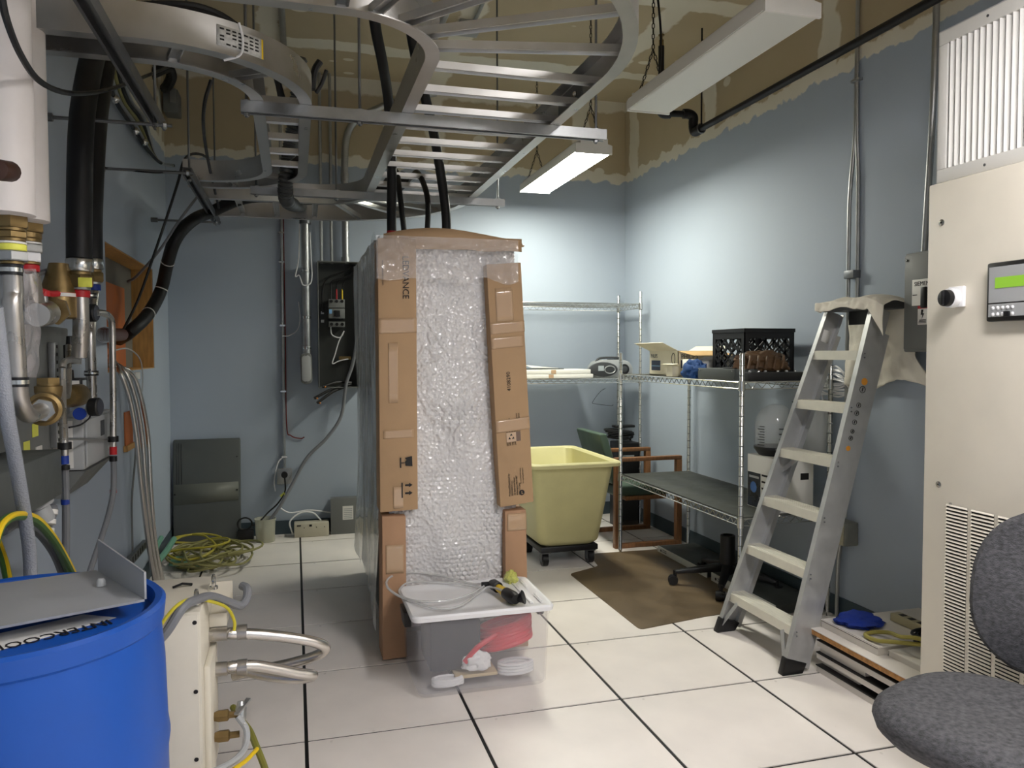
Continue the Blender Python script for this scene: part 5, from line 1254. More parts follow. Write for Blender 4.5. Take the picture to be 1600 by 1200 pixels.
# power adapter, cream junction box, small grey box
t = thing('power_adapter', 'black power adapter with coiled lead on the floor by the pail', 'adapter', (-.36, 6.02, 0))
MB().box(-.425, -.31, 5.985, 6.055, 0, .085).build('brick', blackp, t, bevel=.008)
MB().tube(crom([V((-.37+.05*math.cos(k*.6), 5.99, .13+.045*math.sin(k*.6))) for k in range(22)], 2), .006, 6).build('lead', black, t)
t = thing('cream_switch_box', 'cream plastic power box lying on the floor by the back wall', 'power box', (.11, 6.05, 0))
MB().box(-.02, .235, 5.99, 6.10, 0, .105).build('case', mat('cream_plastic', rgb(196,190,170), .5), t, bevel=.006)
MB().box(.09, .11, 5.987, 5.989, .08, .096).build('rocker', blackp, t); MB().box(.0, .03, 5.9872, 5.989, .086, .096).build('label', ink, t)
for x in (.05, .14, .2): MB().box(x, x+.006, 5.9875, 5.989, .07, .076).build('slot', ink, t)
MB().tube(crom([(-.03, 6.03, .02), (-.05, 6.02, .12), (.03, 6.04, .18), (.12, 6.06, .17), (.18, 6.06, .107)], 6), .006, 6).build('white_lead', whitep, label='white lead arching over the cream power box', cat='cable')
MB().tube(crom([(-.13, 6.10, .22), (-.05, 6.11, .17), (.08, 6.12, .18), (.19, 6.12, .165), (.26, 6.12, .15), (.29, 6.12, .14)], 6), .006, 6).build('white_lead', whitep, label='white lead along the back wall above the cream power box', cat='cable')
t = thing('grey_terminal_box', 'grey steel box with paper label standing on the floor next to the rack', 'electrical box', (.36, 6.08, 0))
MB().box(.255, .50, 6.03, 6.14, 0, .27).build('box', greyp, t, bevel=.004); MB().box(.25, .505, 6.022, 6.03, .0, .278).build('cover', greyp, t, bevel=.002)
MB().box(.34, .42, 6.0205, 6.0218, .11, .215).build('paper_label', white, t)
for k in range(6): MB().box(.348, .412, 6.0195, 6.0204, .12+k*.014, .126+k*.014).build('printed_line', greyl, t)
# ================================================================== corner floor: cord pile and teal tool
cords = mat('olive_yellow_cord', rgb(140,136,84), .5, var=.2)
random.seed(17)
for k in range(7):
    c = V((random.uniform(-.70,-.46), random.uniform(5.20,5.62), 0)); r0 = random.uniform(.12,.19); pts = []
    for i in range(30):
        an = i*.55+k; rr_ = r0*(1+.35*math.sin(i*.9+k*2)); pts.append(V((max(XL+.06, c.x+rr_*math.cos(an)), min(5.93, c.y+rr_*1.25*math.sin(an)), .008+.022*k*.5+.05*abs(math.sin(i*.37+k)))))
    nm = ('olive cord tangled low in the floor heap of cords','olive cord second in the floor heap of cords','olive cord third in the floor heap of cords','yellowish cord fourth in the floor heap of cords','olive cord fifth in the floor heap of cords','olive cord near the top of the floor heap of cords','bright yellowish cord on top of the floor heap of cords')[k]
    MB().tube(crom(pts, 3), .0075, 6).build('extension_cord', cords if k != 6 else mat('yellow_cord', rgb(178,166,60), .5), label=nm, cat='cord', group='heap of cords in the rear left corner')
teal = mat('teal_handle', rgb(110,160,136), .5)
t = thing('teal_tool', 'teal handled tool lying among the cords in the corner', 'tool', (-.74, 5.35, 0))
MB().tube(crom([at(245,880,Z=.16), at(262,858,Z=.18), at(272,842,Z=.2)], 4), .018, 8).build('handle', teal, t); MB().tube(crom([at(238,880,Z=.12), at(245,855,Z=.17), at(252,840,Z=.2)], 4), .016, 8).build('handle', teal, t)
MB().hexa([(-.80,5.30,.03),(-.60,5.22,.03),(-.56,5.36,.03),(-.76,5.46,.03)], [(-.79,5.31,.07),(-.61,5.24,.06),(-.58,5.35,.06),(-.75,5.44,.07)]).build('bag', teal, t, bevel=.01)
# perforated bracket leaning on the left wall
t = thing('slotted_channel', 'short slotted metal channel leaning on the left wall behind the barrel', 'bracket', (-.85, 4.6, 0))
p0 = at(196,885,X=-.85); p1 = at(226,850,X=-.86)
MB().bar(p0, p1, .05, .02, up=(1,0,0)).build('channel', dsteel, t)
for k in range(7): MB().bar(p0.lerp(p1,.1+.13*k)+V((.0105,0,0)), p0.lerp(p1,.16+.13*k)+V((.0105,0,0)), .03, .002, up=(1,0,0)).build('slot', ink, t)
# ================================================================== pipework on the left wall
A = lambda px, py, X=-.72: at(px, py, X=X)
braid = mat('braided_stainless', rgb(206,202,196), .24, .95, bump=.12, bscale=420)
braidc = mat('clear_braided_hose', rgb(160,164,172), .22, alpha=.9, bump=.5, bscale=240)
wrapw = mat('white_wrapped_insulation', rgb(222,216,212), .5, var=.06, bump=.15, bscale=14)
def stack(root, p, segs, name=None):
    """fittings one under the other: (length, radius, material, hex, part name)"""
    z = p.z
    for L, r_, m_, hx, nm in segs:
        mb = MB(); c = V((p.x, p.y, z)); mb.rev(c, (0,0,-1), [(0,r_*.93),(L*.12,r_),(L*.88,r_),(L,r_*.93)], 18, hexa=hx)
        mb.build(nm, m_, root); z -= L+.0004
    return z
# two white insulated risers, front one blue banded, rear one red banded
pA = A(8, 335, -.66); pB = A(37, 345, -.74); fA = A(17, 337, -.66); fB = A(42, 347, -.75)
riserA = thing('insulated_riser', 'thick white wrapped pipe with blue banded fittings, furthest left', 'pipe', pA, 'white wrapped risers on the left wall')
MB().tube([V((pA.x+.03*math.sin(k*1.3)*0, pA.y+.0, pA.z+k*.05)) for k in range(25)], lambda s: .064+.012*math.sin(s*9)**2*s, 20).build('insulation', wrapw, riserA)
zA = stack(riserA, fA, ((.030,.040,brass,True,'hex_nut'), (.008,.032,brass,False,'ring'), (.016,.036,brass,True,'hex_nut'), (.008,.030,brass,False,'ring'), (.006,.032,white,False,'washer'), (.016,.032,yellowt,False,'yellow_tag'), (.024,.038,galv,True,'hex_nut'), (.008,.026,brass,False,'ring'), (.016,.0235,blue,False,'blue_band')))
riserB = thing('insulated_riser', 'thick white wrapped pipe with red banded fittings, second from left', 'pipe', pB, 'white wrapped risers on the left wall')
MB().tube([V((pB.x, pB.y, pB.z+k*.05)) for k in range(25)], .066, 20).build('insulation', wrapw, riserB)
zB = stack(riserB, fB, ((.030,.047,brass,True,'hex_nut'), (.018,.038,brass,False,'ring'), (.010,.036,brass,False,'ring'), (.006,.038,white,False,'washer'), (.024,.043,galv,True,'hex_nut'), (.026,.038,whitep,True,'hex_nut'), (.008,.032,brass,False,'ring'), (.020,.030,red,False,'red_band')))
# stainless pipe down from the front riser with an elbow into the brass valve
v1 = A(68, 640, -.66)
pth = [V((fA.x, fA.y, zA)), V((fA.x, fA.y+.004, zA-.05)), A(20, 480, -.66), A(25, 550, -.66), A(27, 585, -.66), A(29, 610, -.66), A(33, 632, -.66), A(45, 648, -.66), v1]
MB().tube(crom(pth, 7), .0215, 16).build('stainless_pipe', steel, riserA)
for py in (422, 597):
    c = A(17 if py == 422 else 27, py, -.66); MB().rev(c+V((0,0,-.012)), (0,0,1), [(0,.0255),(.024,.0255)], 18).build('pipe_clamp', blackp, riserA)
    MB().rev(c+V((0,0,-.005)), (0,0,1), [(0,.027),(.010,.027)], 18).build('clamp_band', chrome, riserA)
pth = [V((fB.x, fB.y, zB)), V((fB.x, fB.y+.01, zB-.03)), A(52, 470, -.75), A(56, 486, -.75)]
MB().tube(crom(pth, 6), .03, 14).build('stainless_pipe', steel, riserB)
bagm = mat('clear_bag_film', rgb(214,208,210), .15, alpha=.42, coat=.7, bump=.6, bscale=24)
MB().grid(12, 20, lambda u, v: A(30+26*u+6*math.sin(v*3), 420+170*v, -.70)+V((.014*noise.noise(V((u*3,v*4,2))), 0, .0))).build('plastic_sleeve', bagm, riserB)
# brass valve group (front)
t = thing('brass_valve', 'large brass three-way valve with steel elbow on the left wall', 'valve', V((v1.x, v1.y, v1.z-.06)))
ax_ = (A(86,630,-.70)-v1); MB().rev(v1-ax_.normalized()*.02, ax_, [(0,.030),(.018,.036),(.022,.045),(.06,.047),(.08,.040)], 22).build('body', brass, t)
MB().rev(v1-ax_.normalized()*.024, ax_, [(0,.031),(.02,.031)], hexa=True).build('union_nut', galv, t)
c = A(76, 622, -.68); MB().rev(c, (0,0,1), [(0,.032),(.02,.036),(.034,.036),(.036,.029),(.042,.029)], 18).build('bonnet', brass, t)
MB().rev(c+V((0,0,.042)), (0,0,1), [(0,.032),(.016,.032)], hexa=True).build('bonnet_nut', brass, t)
c = A(122, 618, -.74); MB().rev(c+V((-.02,-.06,0)), (.1,1,0), [(0,.03),(.02,.04),(.11,.04),(.13,.03)], 18).build('side_body', brass, t)
# air separator with red handled valve
c0 = A(94, 498, -.76)
t = thing('air_separator', 'tall brass separator with red handled valve on the left wall', 'valve', c0)
MB().rev(c0, (0,0,1), [(0,.05),(.004,.056),(.09,.056),(.095,.054),(.11,.052),(.16,.036),(.185,.030),(.187,.012)], 24).build('body', brass, t)
MB().rev(c0+V((0,0,.072)), (0,0,1), [(0,.0565),(.014,.0565)], 24, False, False).build('red_white_label', mat('red_white_label', rgb(204,60,56), .5), t)
MB().rev(c0+V((0,-.004,.0725)), (0,0,1), [(0,.0562),(.012,.0562)], 24, False, False).build('label_white_end', white, t)
h = A(58, 492, -.73); MB().rev(h, (c0+V((0,0,.03)))-h, [(0,.034),(.02,.038),(.05,.033),(.10,.036),(.13,.04)], 20).build('union', steel, t)
MB().rev(A(84,486,-.73), c0+V((0,0,.03))-h, [(0,.045),(.03,.045)], hexa=True).build('union_nut', brass, t)
q = A(68, 462, -.73); MB().rev(q-V((0,0,.02)), (0,0,1), [(0,.012),(.02,.012)], 12).build('valve_stem', galv, t)
MB().tube(crom([q+V((0,-.035,.004)), q+V((0,-.01,.012)), q+V((.01,.03,.008)), q+V((.02,.07,.012))], 5), .010, 8).build('red_handle', red, t)
MB().rev(q+V((0,0,-.002)), (0,0,1), [(0,.018),(.016,.018)], 12).build('handle_hub', red, t)
MB().tube(crom([A(45,445,-.78), A(60,428,-.80), A(85,422,-.82), A(98,428,-.82)], 5), .009, 8).build('grey_tube', hoseg, t)
# two thick black hoses from the ceiling
for k, (px, dx, X, cb, lb) in enumerate(((124,0,-.70,red,'thick black hose with chrome collar and red band, front of the pair'), (146,6,-.80,blue,'thick black hose with chrome collar and blue band, rear of the pair'))):
    e = A(px, 405, X); r_ = .041 if k == 0 else .036
    t = thing('coolant_riser_hose', lb, 'hose', e, 'thick black hoses on the left wall')
    w = 0 if k == 0 else 4
    up_ = [e, A(px, 330, X), A(px+3+w, 200, X), A(px+14+w, 120, X), A(px+28+w, 60, X), A(px+36+w, 10, X), A(px+38+w, -60, X)]
    pp = crom(up_, 6); MB().tube(pp, r_, 18).build('hose', black, t)
    z = stack(t, e, ((.042,r_+.003,chrome,False,'chrome_collar'), (.012,r_-.006,brass,False,'ring'), (.04,r_+.004,brass,True,'hex_nut'), (.01,r_-.008,galv,False,'ring'), (.024,r_-.010,cb,False,'colour_band')))
    if k == 0: MB().box(e.x+.006, e.x+.048, e.y-.052, e.y-.046, e.z-.098, e.z-.066).build('yellow_tag', yellowt, t, bevel=.002)
    if k == 0: pts = [V((e.x,e.y,z)), V((e.x,e.y,z-.10)), V((e.x-.01,e.y+.02,z-.2))]
    else: pts = [V((e.x,e.y,z)), A(141,520,-.80), A(143,600,-.80), A(143,632,-.80), A(138,650,-.79), A(128,652,-.78)]
    MB().tube(crom(pts, 6), .026 if k == 0 else .021, 14).build('stainless_pipe', steel, t)
    if k:
        for py in (462, 583):
            c = A(140 if py < 500 else 143, py, -.80); MB().rev(c-V((0,0,.01)), (0,0,1), [(0,.027),(.02,.027)], 16).build('pipe_clamp', blackp, t); MB().rev(c-V((0,0,.004)), (0,0,1), [(0,.0285),(.008,.0285)], 16).build('clamp_band', chrome, t)
# pressure gauges
for px, py, X, lb in ((136,489,-.74,'round black pressure gauge with a steel tube bending downward'), (141,636,-.70,'round black pressure gauge by the lower brass valve')):
    c = A(px, py, X); t = thing('pressure_gauge', lb, 'gauge', c, 'pressure gauges on the left wall')
    MB().rev(c, (.75,-.15,0), [(0,.03),(.004,.033),(.03,.033),(.034,.029)], 24).build('case', blackp, t)
    MB().rev(c+V((.75,-.15,0)).normalized()*.0342, (.75,-.15,0), [(0,.027),(.001,.027)], 24).build('dial', mat('dark_dial', rgb(60,62,70), .2), t)
    if py < 600:
        MB().tube(crom([c+V((.03,-.005,0)), A(160,489,-.70), A(170,494,-.70), A(175,508,-.70), A(176,560,-.70), A(177,640,-.70), A(177,700,-.70)], 6), .0125, 12).build('steel_tube', steel, t)
        MB().rev(A(177,704,-.70)+V((0,0,-.016)), (0,0,1), [(0,.0138),(.032,.0138)], 14).build('red_band', red, t)
        MB().rev(A(177,716,-.70)+V((0,0,-.012)), (0,0,1), [(0,.0145),(.02,.0145)], 14).build('rubber_end', blackp, t)
        MB().tube(crom([A(177,714,-.70), A(178,745,-.70), A(176,775,-.70), A(168,810,-.72), A(155,850,-.74), A(140,895,-.76), A(132,930,-.77)], 6), .011, 10).build('grey_hose', hoseg, t)
        MB().rev(A(177,768,-.70)+V((0,0,-.006)), (0,0,1), [(0,.0125),(.014,.0125)], 12).build('red_band', red, t)
        MB().rev(A(177,686,-.70)+V((0,0,-.011)), (0,0,1), [(0,.02),(.022,.02)], 14).build('pipe_clamp', blackp, t)
    else:
        MB().rev(c+V((-.03,0,-.022)), (0,-1,0), [(0,.02),(.02,.022)], 14).build('blue_cap', blue, t)
        MB().tube(crom([c+V((.0,0,-.03)), A(138,655,-.70), A(125,664,-.70), A(108,668,-.70)], 5), .003, 6).build('capillary', black, t)
# blue banded drop pipe
t = thing('drop_pipe', 'thin steel pipe with blue band and grey hose below the brass valve', 'pipe', A(100,720,-.70))
MB().tube([A(98,640,-.72), A(100,690,-.70), A(101,716,-.70)], .012, 12).build('pipe', steel, t)
MB().rev(A(100,722,-.70)+V((0,0,-.006)), (0,0,1), [(0,.0142),(.026,.0142)], 14).build('blue_band', blue, t)
MB().rev(A(101,730,-.70)+V((0,0,-.008)), (0,0,1), [(0,.0150),(.014,.0150)], 14).build('rubber_end', blackp, t)
MB().tube(crom([A(101,728,-.70), A(103,790,-.71), A(103,850,-.72), A(101,915,-.73)], 5), .0115, 10).build('grey_hose', hoseg, t)
MB().rev(A(102,784,-.71)+V((0,0,-.008)), (0,0,1), [(0,.0128),(.016,.0128)], 12).build('blue_band', blue, t)
MB().rev(A(101,697,-.70)+V((0,0,-.010)), (0,0,1), [(0,.02),(.022,.02)], 14).build('pipe_clamp', blackp, t)
MB().tube(crom([A(107,540,-.76), A(107,600,-.74), A(105,620,-.73)], 4), .010, 10).build('small_pipe', steel, t)
MB().cyl(A(104,686,-.72), A(172,686,-.72), .005, n=8).build('tie_rod', galv, t)
MB().tube(crom([A(98,575,-.74), A(100,566,-.74), A(110,562,-.74), A(120,564,-.75), A(122,556,-.76)], 5), .011, 10).build('small_pipe', steel, t)
MB().tube(crom([A(98,575,-.74), A(98,600,-.74), A(98,640,-.73)], 4), .011, 10).build('small_pipe', steel, t)
# solenoid valves
for k, (py, lb) in enumerate(((548,'upper black solenoid coil with white label on the left wall'), (600,'lower black solenoid coil with white label on the left wall'))):
    c = A(118, py, -.78); t = thing('solenoid_valve', lb, 'valve', c, 'solenoid valves on the left wall')
    MB().box(c.x-.03, c.x+.03, c.y-.045, c.y+.05, c.z-.028, c.z+.022).build('coil', blackp, t, bevel=.004)
    MB().box(c.x-.005, c.x+.024, c.y-.0465, c.y-.0455, c.z-.02, c.z+.014).build('label', white, t)
    MB().box(c.x+.0305, c.x+.0315, c.y-.03, c.y+.02, c.z-.02, c.z+.014).build('label', mat('pale_label', rgb(176,184,188), .4), t)
    MB().rev(c+V((-.01,-.03,.022)), (0,0,1), [(0,.014),(.03,.012),(.032,.008)], 12).build('cable_gland', blackp, t)
    MB().rev(c+V((0,.0,-.05)), (0,0,1), [(0,.02),(.022,.02)], 14).build('valve_body', galv, t)
# dark wall cabinet with slotted upright
t = thing('wall_cabinet', 'dark grey wall cabinet plate behind the steel pipes on the left wall', 'cabinet', V((-.86, 2.9, .8)))
p = A(36, 505, -.845); q = A(112, 735, -.845)
MB().box(XL, -.845, p.y-.35, q.y, q.z-.0, p.z).build('plate', greyp, t, bevel=.006)
for py, w in ((672,1), (700,1)):
    c = A(57 if py == 672 else 44, py, -.84); MB().box(-.8445, -.843, c.y-.03, c.y+.03, c.z-.022, c.z+.022).build('yellow_tag', yellowt, t)
c = A(58, 706, -.84); MB().box(-.8445, -.841, c.y-.0, c.y+.06, c.z-.016, c.z+.016).build('white_tag', white, t)
sa = A(84, 535, -.83); sb_ = A(86, 700, -.83)
MB().box(-.844, -.822, sa.y-.022, sa.y+.022, sb_.z, sa.z).build('slotted_upright', galv, t, bevel=.002)
for k in range(18): z = sa.z-.015-k*.028; MB().box(-.8218, -.8205, sa.y-.004, sa.y+.010, z-.006, z+.006).build('slot', ink, t)
# pale controller box
p = A(106, 652, -.80); q = A(152, 712, -.80)
t = thing('controller_box', 'pale grey controller box with small display on the left wall', 'controller', V((-.83, (p.y+q.y)/2, q.z)))
y1 = q.y+.02; y0 = p.y-.02
MB().box(XL, -.745, y0, y1, q.z, p.z).build('case', greyl, t, bevel=.008)
MB().box(-.745, -.735, y0+.01, y1-.01, q.z+.01, p.z-.01).build('lid', greyl, t, bevel=.006)
MB().box(-.86, -.78, y0-.002, y0-.0005, q.z+.01, p.z-.012).build('end_panel', white, t)
c = A(160, 668, -.735); MB().box(-.7352, -.7335, c.y-.03, c.y+.03, c.z-.03, c.z+.03).build('display', darkg, t)
MB().hexa([(XL,y0,q.z-.10),(-.82,y0,q.z-.10),(-.82,y1-.1,q.z-.10),(XL,y1-.1,q.z-.10)], [(XL,y0,q.z-.002),(-.74,y0,q.z-.002),(-.74,y1-.02,q.z-.002),(XL,y1-.02,q.z-.002)]).build('bracket', greyp, t)
# lower grey junction trough
p = A(-10, 716, -.70); q = A(98, 772, -.70)
t = thing('junction_trough', 'dark grey junction trough below the pipework on the left wall', 'electrical box', V((-.8, p.y, q.z)))
MB().box(XL, -.70, p.y-.3, q.y, q.z, A(60,716,-.70).z).build('case', greyd, t, bevel=.006)
MB().rev(V((-.75, q.y-.09, q.z)), (.3,.2,-1), [(0,.045),(.02,.045),(.025,.03),(.07,.03)], 16).build('cable_gland', greyl, t)
MB().tube(crom([V((-.735, q.y-.075, q.z-.06)), A(82,795,-.72), A(76,815,-.73), A(70,835,-.74), A(85,845,-.75)], 5), .016, 10).build('cable', hoseg, t)
for py in (797, 812, 826): MB().rev(A(80-(py-797)*.2,py,-.72), (0,-.4,-1), [(0,.019),(.014,.019)], 12).build('white_marker', white, t)
# clear braided hose
MB().tube(crom([A(-8,480,-.60), A(2,560,-.60), A(10,640,-.60), A(24,720,-.61), A(36,790,-.62), A(46,860,-.63), A(48,930,-.64)], 7), .0150, 14).build('braided_hose', braidc, label='thick clear braided hose hanging in front of the dark wall cabinet', cat='hose')
# green and yellow earth cables
def gy(path, lb, r_=.011):
    pts = crom([A(*q) for q in path], 8); t = thing('earth_cable', lb, 'cable', pts[len(pts)//2], 'green and yellow earth cables')
    MB().tube(pts, r_, 10).build('green_sheath', greenyel, t)
    MB().tube([p+V((.006,-.006,.005)) for p in pts], r_*.6, 8).build('yellow_stripe', yellow, t)
gy([(-10,850,-.62), (2,820,-.62), (25,806,-.62), (55,812,-.63), (80,838,-.64), (100,870,-.66), (118,905,-.67)], 'green and yellow earth cable arching behind the blue barrel, upper')
gy([(-10,835,-.66), (10,812,-.66), (40,806,-.66), (68,825,-.66), (90,856,-.68), (110,900,-.70)], 'green and yellow earth cable arching behind the blue barrel, lower')
gy([(-12,830,-.80), (0,860,-.80), (8,885,-.80), (14,915,-.80)], 'green and yellow earth cable dropping at the far left edge', .012)
MB().tube(crom([A(5,830,-.70), A(30,818,-.70), A(60,832,-.70), A(85,866,-.71), A(102,910,-.72)], 7), .012, 8).build('grey_cable', hoseg, label='grey cable under the earth cables behind the barrel', cat='cable')
# hole hoses
for k, lb in enumerate(('stainless hose from the wall opening to the floor, left one', 'stainless hose from the wall opening to the floor, middle one', 'stainless hose from the wall opening to the floor, right one')):
    o = k*9
    MB().tube(crom([A(172-o*.3,556+o*.8,-.95), A(186+o,578+o*.2,-.86), A(202+o,620,-.82), A(213+o,680,-.80), A(221+o*.8,760,-.79), A(232+o*.6,850,-.78), A(244+o*.7,920,-.77), A(250+o*.7,960,-.76)], 7), .0125, 12).build('stainless_hose', braid, label=lb, cat='hose', group='stainless hoses from the wall opening')
MB().tube(crom([A(176,548,-.90), A(200,545,-.86), A(218,560,-.85), A(223,585,-.85), A(222,612,-.86)], 6), .004, 6).build('thin_grey_wire', greyl, label='thin grey wire looping below the wall opening', cat='wire')
MB().tube(crom([A(206,640,-.87), A(212,700,-.87), A(206,780,-.87), A(207,850,-.87), A(207,900,-.87)], 6), .006, 6).build('thin_grey_wire', greyp, label='grey wire hanging down the left wall beside the stainless hoses', cat='wire')
c = A(214, 587, -.87); MB().box(-.886, -.862, c.y-.06, c.y+.06, c.z-.02, c.z+.02).build('wall_clip', white, label='small white box clipped on the wall below the opening', cat='clip', bevel=.003)
t = thing('small_wall_cutout', 'small rough wooden cut-out in the left wall by the steel tube', 'cutout', V((-.87, A(200,660,-.87).y, A(200,690,-.87).z)))
c = A(202, 668, -.88); MB().box(-.886, -.880, c.y-.10, c.y+.10, c.z-.09, c.z+.09).build('board', ply, t); MB().box(-.886, -.868, c.y-.13, c.y+.10, c.z-.12, c.z-.09).build('ledge', pine, t)
# black hose bundle from the opening up to the ladder
t = thing('black_hose_bundle', 'thick black hose bundle curving from the wall opening up to the rear ladder', 'hose', A(190,525,-.95))
pts = [at(186,530,X=-.98), at(205,517,X=-.88), at(232,490,X=-.82), at(252,452,X=-.78), at(262,410,X=-.72), at(275,372,X=-.66), at(300,345,X=-.58), at(330,331,X=-.50), V((-.25,5.18,2.375)), V((.1,5.15,2.375)), V((.38,5.0,2.375)), V((.55,4.7,2.375)), V((.6,4.4,2.375))]
MB().tube(crom(pts, 7), .037, 14).build('hose', black, t)
for i in (3, 4): 
    d = (pts[i+1]-pts[i-1]).normalized(); MB().rev(pts[i]-d*.003, d, [(0,.039),(.006,.039)], 16).build('cable_tie', white, t)
d = (pts[2]-pts[1]).normalized(); MB().rev(pts[2].lerp(pts[3],.0), d, [(0,.039),(.006,.039)], 16).build('cable_tie', white, t)
t = thing('copper_pipe_stub', 'short copper pipe stub with clamp in the wall opening', 'pipe', A(178,525,-.9))
MB().cyl(A(163,523,-.84), A(190,523,-.90), .034, n=16).build('stub', mat('copper_brown', rgb(96,58,46), .4, .5), t)
MB().rev(A(163,523,-.84), (A(190,523,-.90)-A(163,523,-.84)), [(0,.038),(.012,.038)], 16).build('clamp', galv, t)
# thin black cables
def bc(path, r_, lb): MB().tube(crom(path, 8), r_, 8).build('black_cable', black, label=lb, cat='cable')
bc([at(0,-20,X=-.55), at(10,30,X=-.55), at(32,85,X=-.56), at(60,125,X=-.58), at(95,143,X=-.6), at(130,146,X=-.62), at(165,141,X=-.62), at(200,130,X=-.62), at(250,110,X=-.62), at(285,95,X=-.6)], .0075, 'black cable swagging across the upper left from ceiling to ladder')
bc([at(186,528,X=-.93), at(215,470,X=-.85), at(240,400,X=-.76), at(262,335,X=-.68), at(278,285,X=-.60), at(288,250,X=-.56), at(305,240,X=-.52), at(325,248,X=-.50), at(340,275,X=-.48), at(347,315,X=-.45), V((-.40,5.2,2.37))], .0075, 'thin black cable looping over the rear left strut to the wall opening')
bc([at(330,125,X=-.3), at(320,160,X=-.33), at(318,200,X=-.36), at(325,250,X=-.40), at(335,295,X=-.43), at(342,325,X=-.45)], .0075, 'thin black cable hanging from the narrow ladder to the rear ladder')
bc([at(147,215,X=-.86), at(148,240,X=-.86), at(158,260,X=-.86), at(200,266,X=-.75), at(245,270,X=-.62), at(275,268,X=-.55)], .004, 'thin black wire tied along the brace rod')
MB().tube(crom([at(310,305,X=-.55), at(280,345,X=-.64), at(250,390,X=-.74), at(215,430,X=-.88), at(200,440,X=-.95)], 6), .008, 8).build('grey_cable', hoseg, label='thin grey cable slanting from the rear ladder into the wall opening', cat='cable')
# cable bundle up the left wall into the ceiling corner
t = thing('wall_cable_bundle', 'bundle of dark and steel cables strapped along the upper left wall', 'cable', V((-.86, 4.6, 2.6)))
for k in range(5):
    pts = [at(160+k*5,60+k*2,X=-.85+.004*k), at(168+k*6,120,X=-.85), at(182+k*6,160,X=-.86), at(205+k*5,195-k*3,X=-.86), at(222+k*3,222-k*2,X=-.86), at(236+k,240,X=-.86), at(252,255,X=-.84), at(272,259,X=-.76)]
    MB().tube(crom(pts, 5), .011, 8).build('cable', (black, galv, cords, black, galv)[k], t)
for px, py in ((180,155),(212,205),(226,222)): MB().sphere(at(px,py,X=-.85), .022, 8, 6).build('strap', chrome, t)
# grey junction box with black fitting behind the narrow ladder
c = V((-.42, 5.95, 2.88)); p = at(205,128,Y=5.9); q = at(276,170,Y=5.9)
t = thing('junction_box', 'grey wall box with a black cable fitting seen below the curved rail', 'electrical box', V(((p.x+q.x)/2, 6.08, q.z)))
MB().box(max(p.x,XL+.02), q.x, 5.98, WB, q.z, p.z).build('box', greyp, t, bevel=.006)
MB().tube(crom([at(228,120,Y=5.7), at(245,112,Y=5.7), at(262,106,Y=5.75), at(268,118,Y=5.8), at(263,132,Y=5.85), at(258,138,Y=5.95)], 5), .035, 10).build('black_fitting', black, t)
MB().box(q.x-.05, q.x-.01, 5.96, 5.98, p.z-.1, p.z).build('bracket', galv, t)
# coil of black cable lying on the narrow bend
for k in range(6):
    MB().tube(crom([V((-.75,2.56+.018*k,ZR+.075+.012*(k%2))), V((-.5,2.55+.018*k,ZR+.11)), V((-.28,2.57+.02*k,ZR+.145+.004*k)), V((-.15,2.68+.02*k,ZR+.13+.004*k)), V((-.06,2.9,ZR+.09)), V((-.03,3.1+.05*k,ZR+.06))], 6), .010, 8).build('tray_cable', black, label='black cable in the run lying along the curved narrow ladder', cat='cable', group='black cables in the narrow ladder')
MB().tube(crom([at(487,140,Y=3.2), at(492,110,Y=3.2), at(500,96,Y=3.2)], 5), .014, 8).build('cut_cable_end', black, label='cut black cable end sticking up from the narrow ladder, taller', cat='cable')
MB().tube(crom([at(494,145,Y=3.2), at(503,130,Y=3.2), at(510,110,Y=3.2)], 5), .008, 8).build('cut_cable_end', black, label='cut black cable end sticking up from the narrow ladder, shorter', cat='cable')
# wall hook top left
t = thing('pipe_bracket', 'small steel pipe clamp bracket high on the left wall', 'bracket', A(60,45,-.86))
c = A(60,45,-.84); MB().box(c.x-.02, c.x+.02, c.y-.02, c.y+.02, c.z-.03, c.z+.03).build('clamp', galv, t, bevel=.004); MB().cyl(c, A(78,20,-.86), .009, n=8).build('arm', galv, t)
MB().cyl(A(-6,265,-.58), A(16,268,-.58), .022, n=14).build('brown_knob', mat('dark_brown', rgb(60,36,26), .5), label='dark brown round knob on the wrapped pipe at far left', cat='knob', bevel=.003)
# ================================================================== blue barrel with bracket
bc0 = V((-.553, 1.742, 0)); R = .283; H = .875
t = thing('blue_barrel', 'bright blue plastic barrel with a printed paper label on its lid', 'barrel', bc0)
bluep = mat('blue_barrel_plastic', rgb(16,78,168), .38, var=.07, vscale=4)
MB().rev(bc0, (0,0,1), [(0,.24),(.01,.262),(.04,.272),(.25,.283),(.28,.287),(.31,.283),(.55,.283),(.58,.287),(.61,.283),(.74,.280),(.80,.275),(.826,.273),(.832,.279),(.868,.283),(.875,.276),(.872,.262),(.845,.256)], 64, True, False).build('shell', bluep, t)
MB().rev(bc0+V((0,0,.838)), (0,0,1), [(0,.257),(.006,.257)], 48).build('lid', bluep, t)
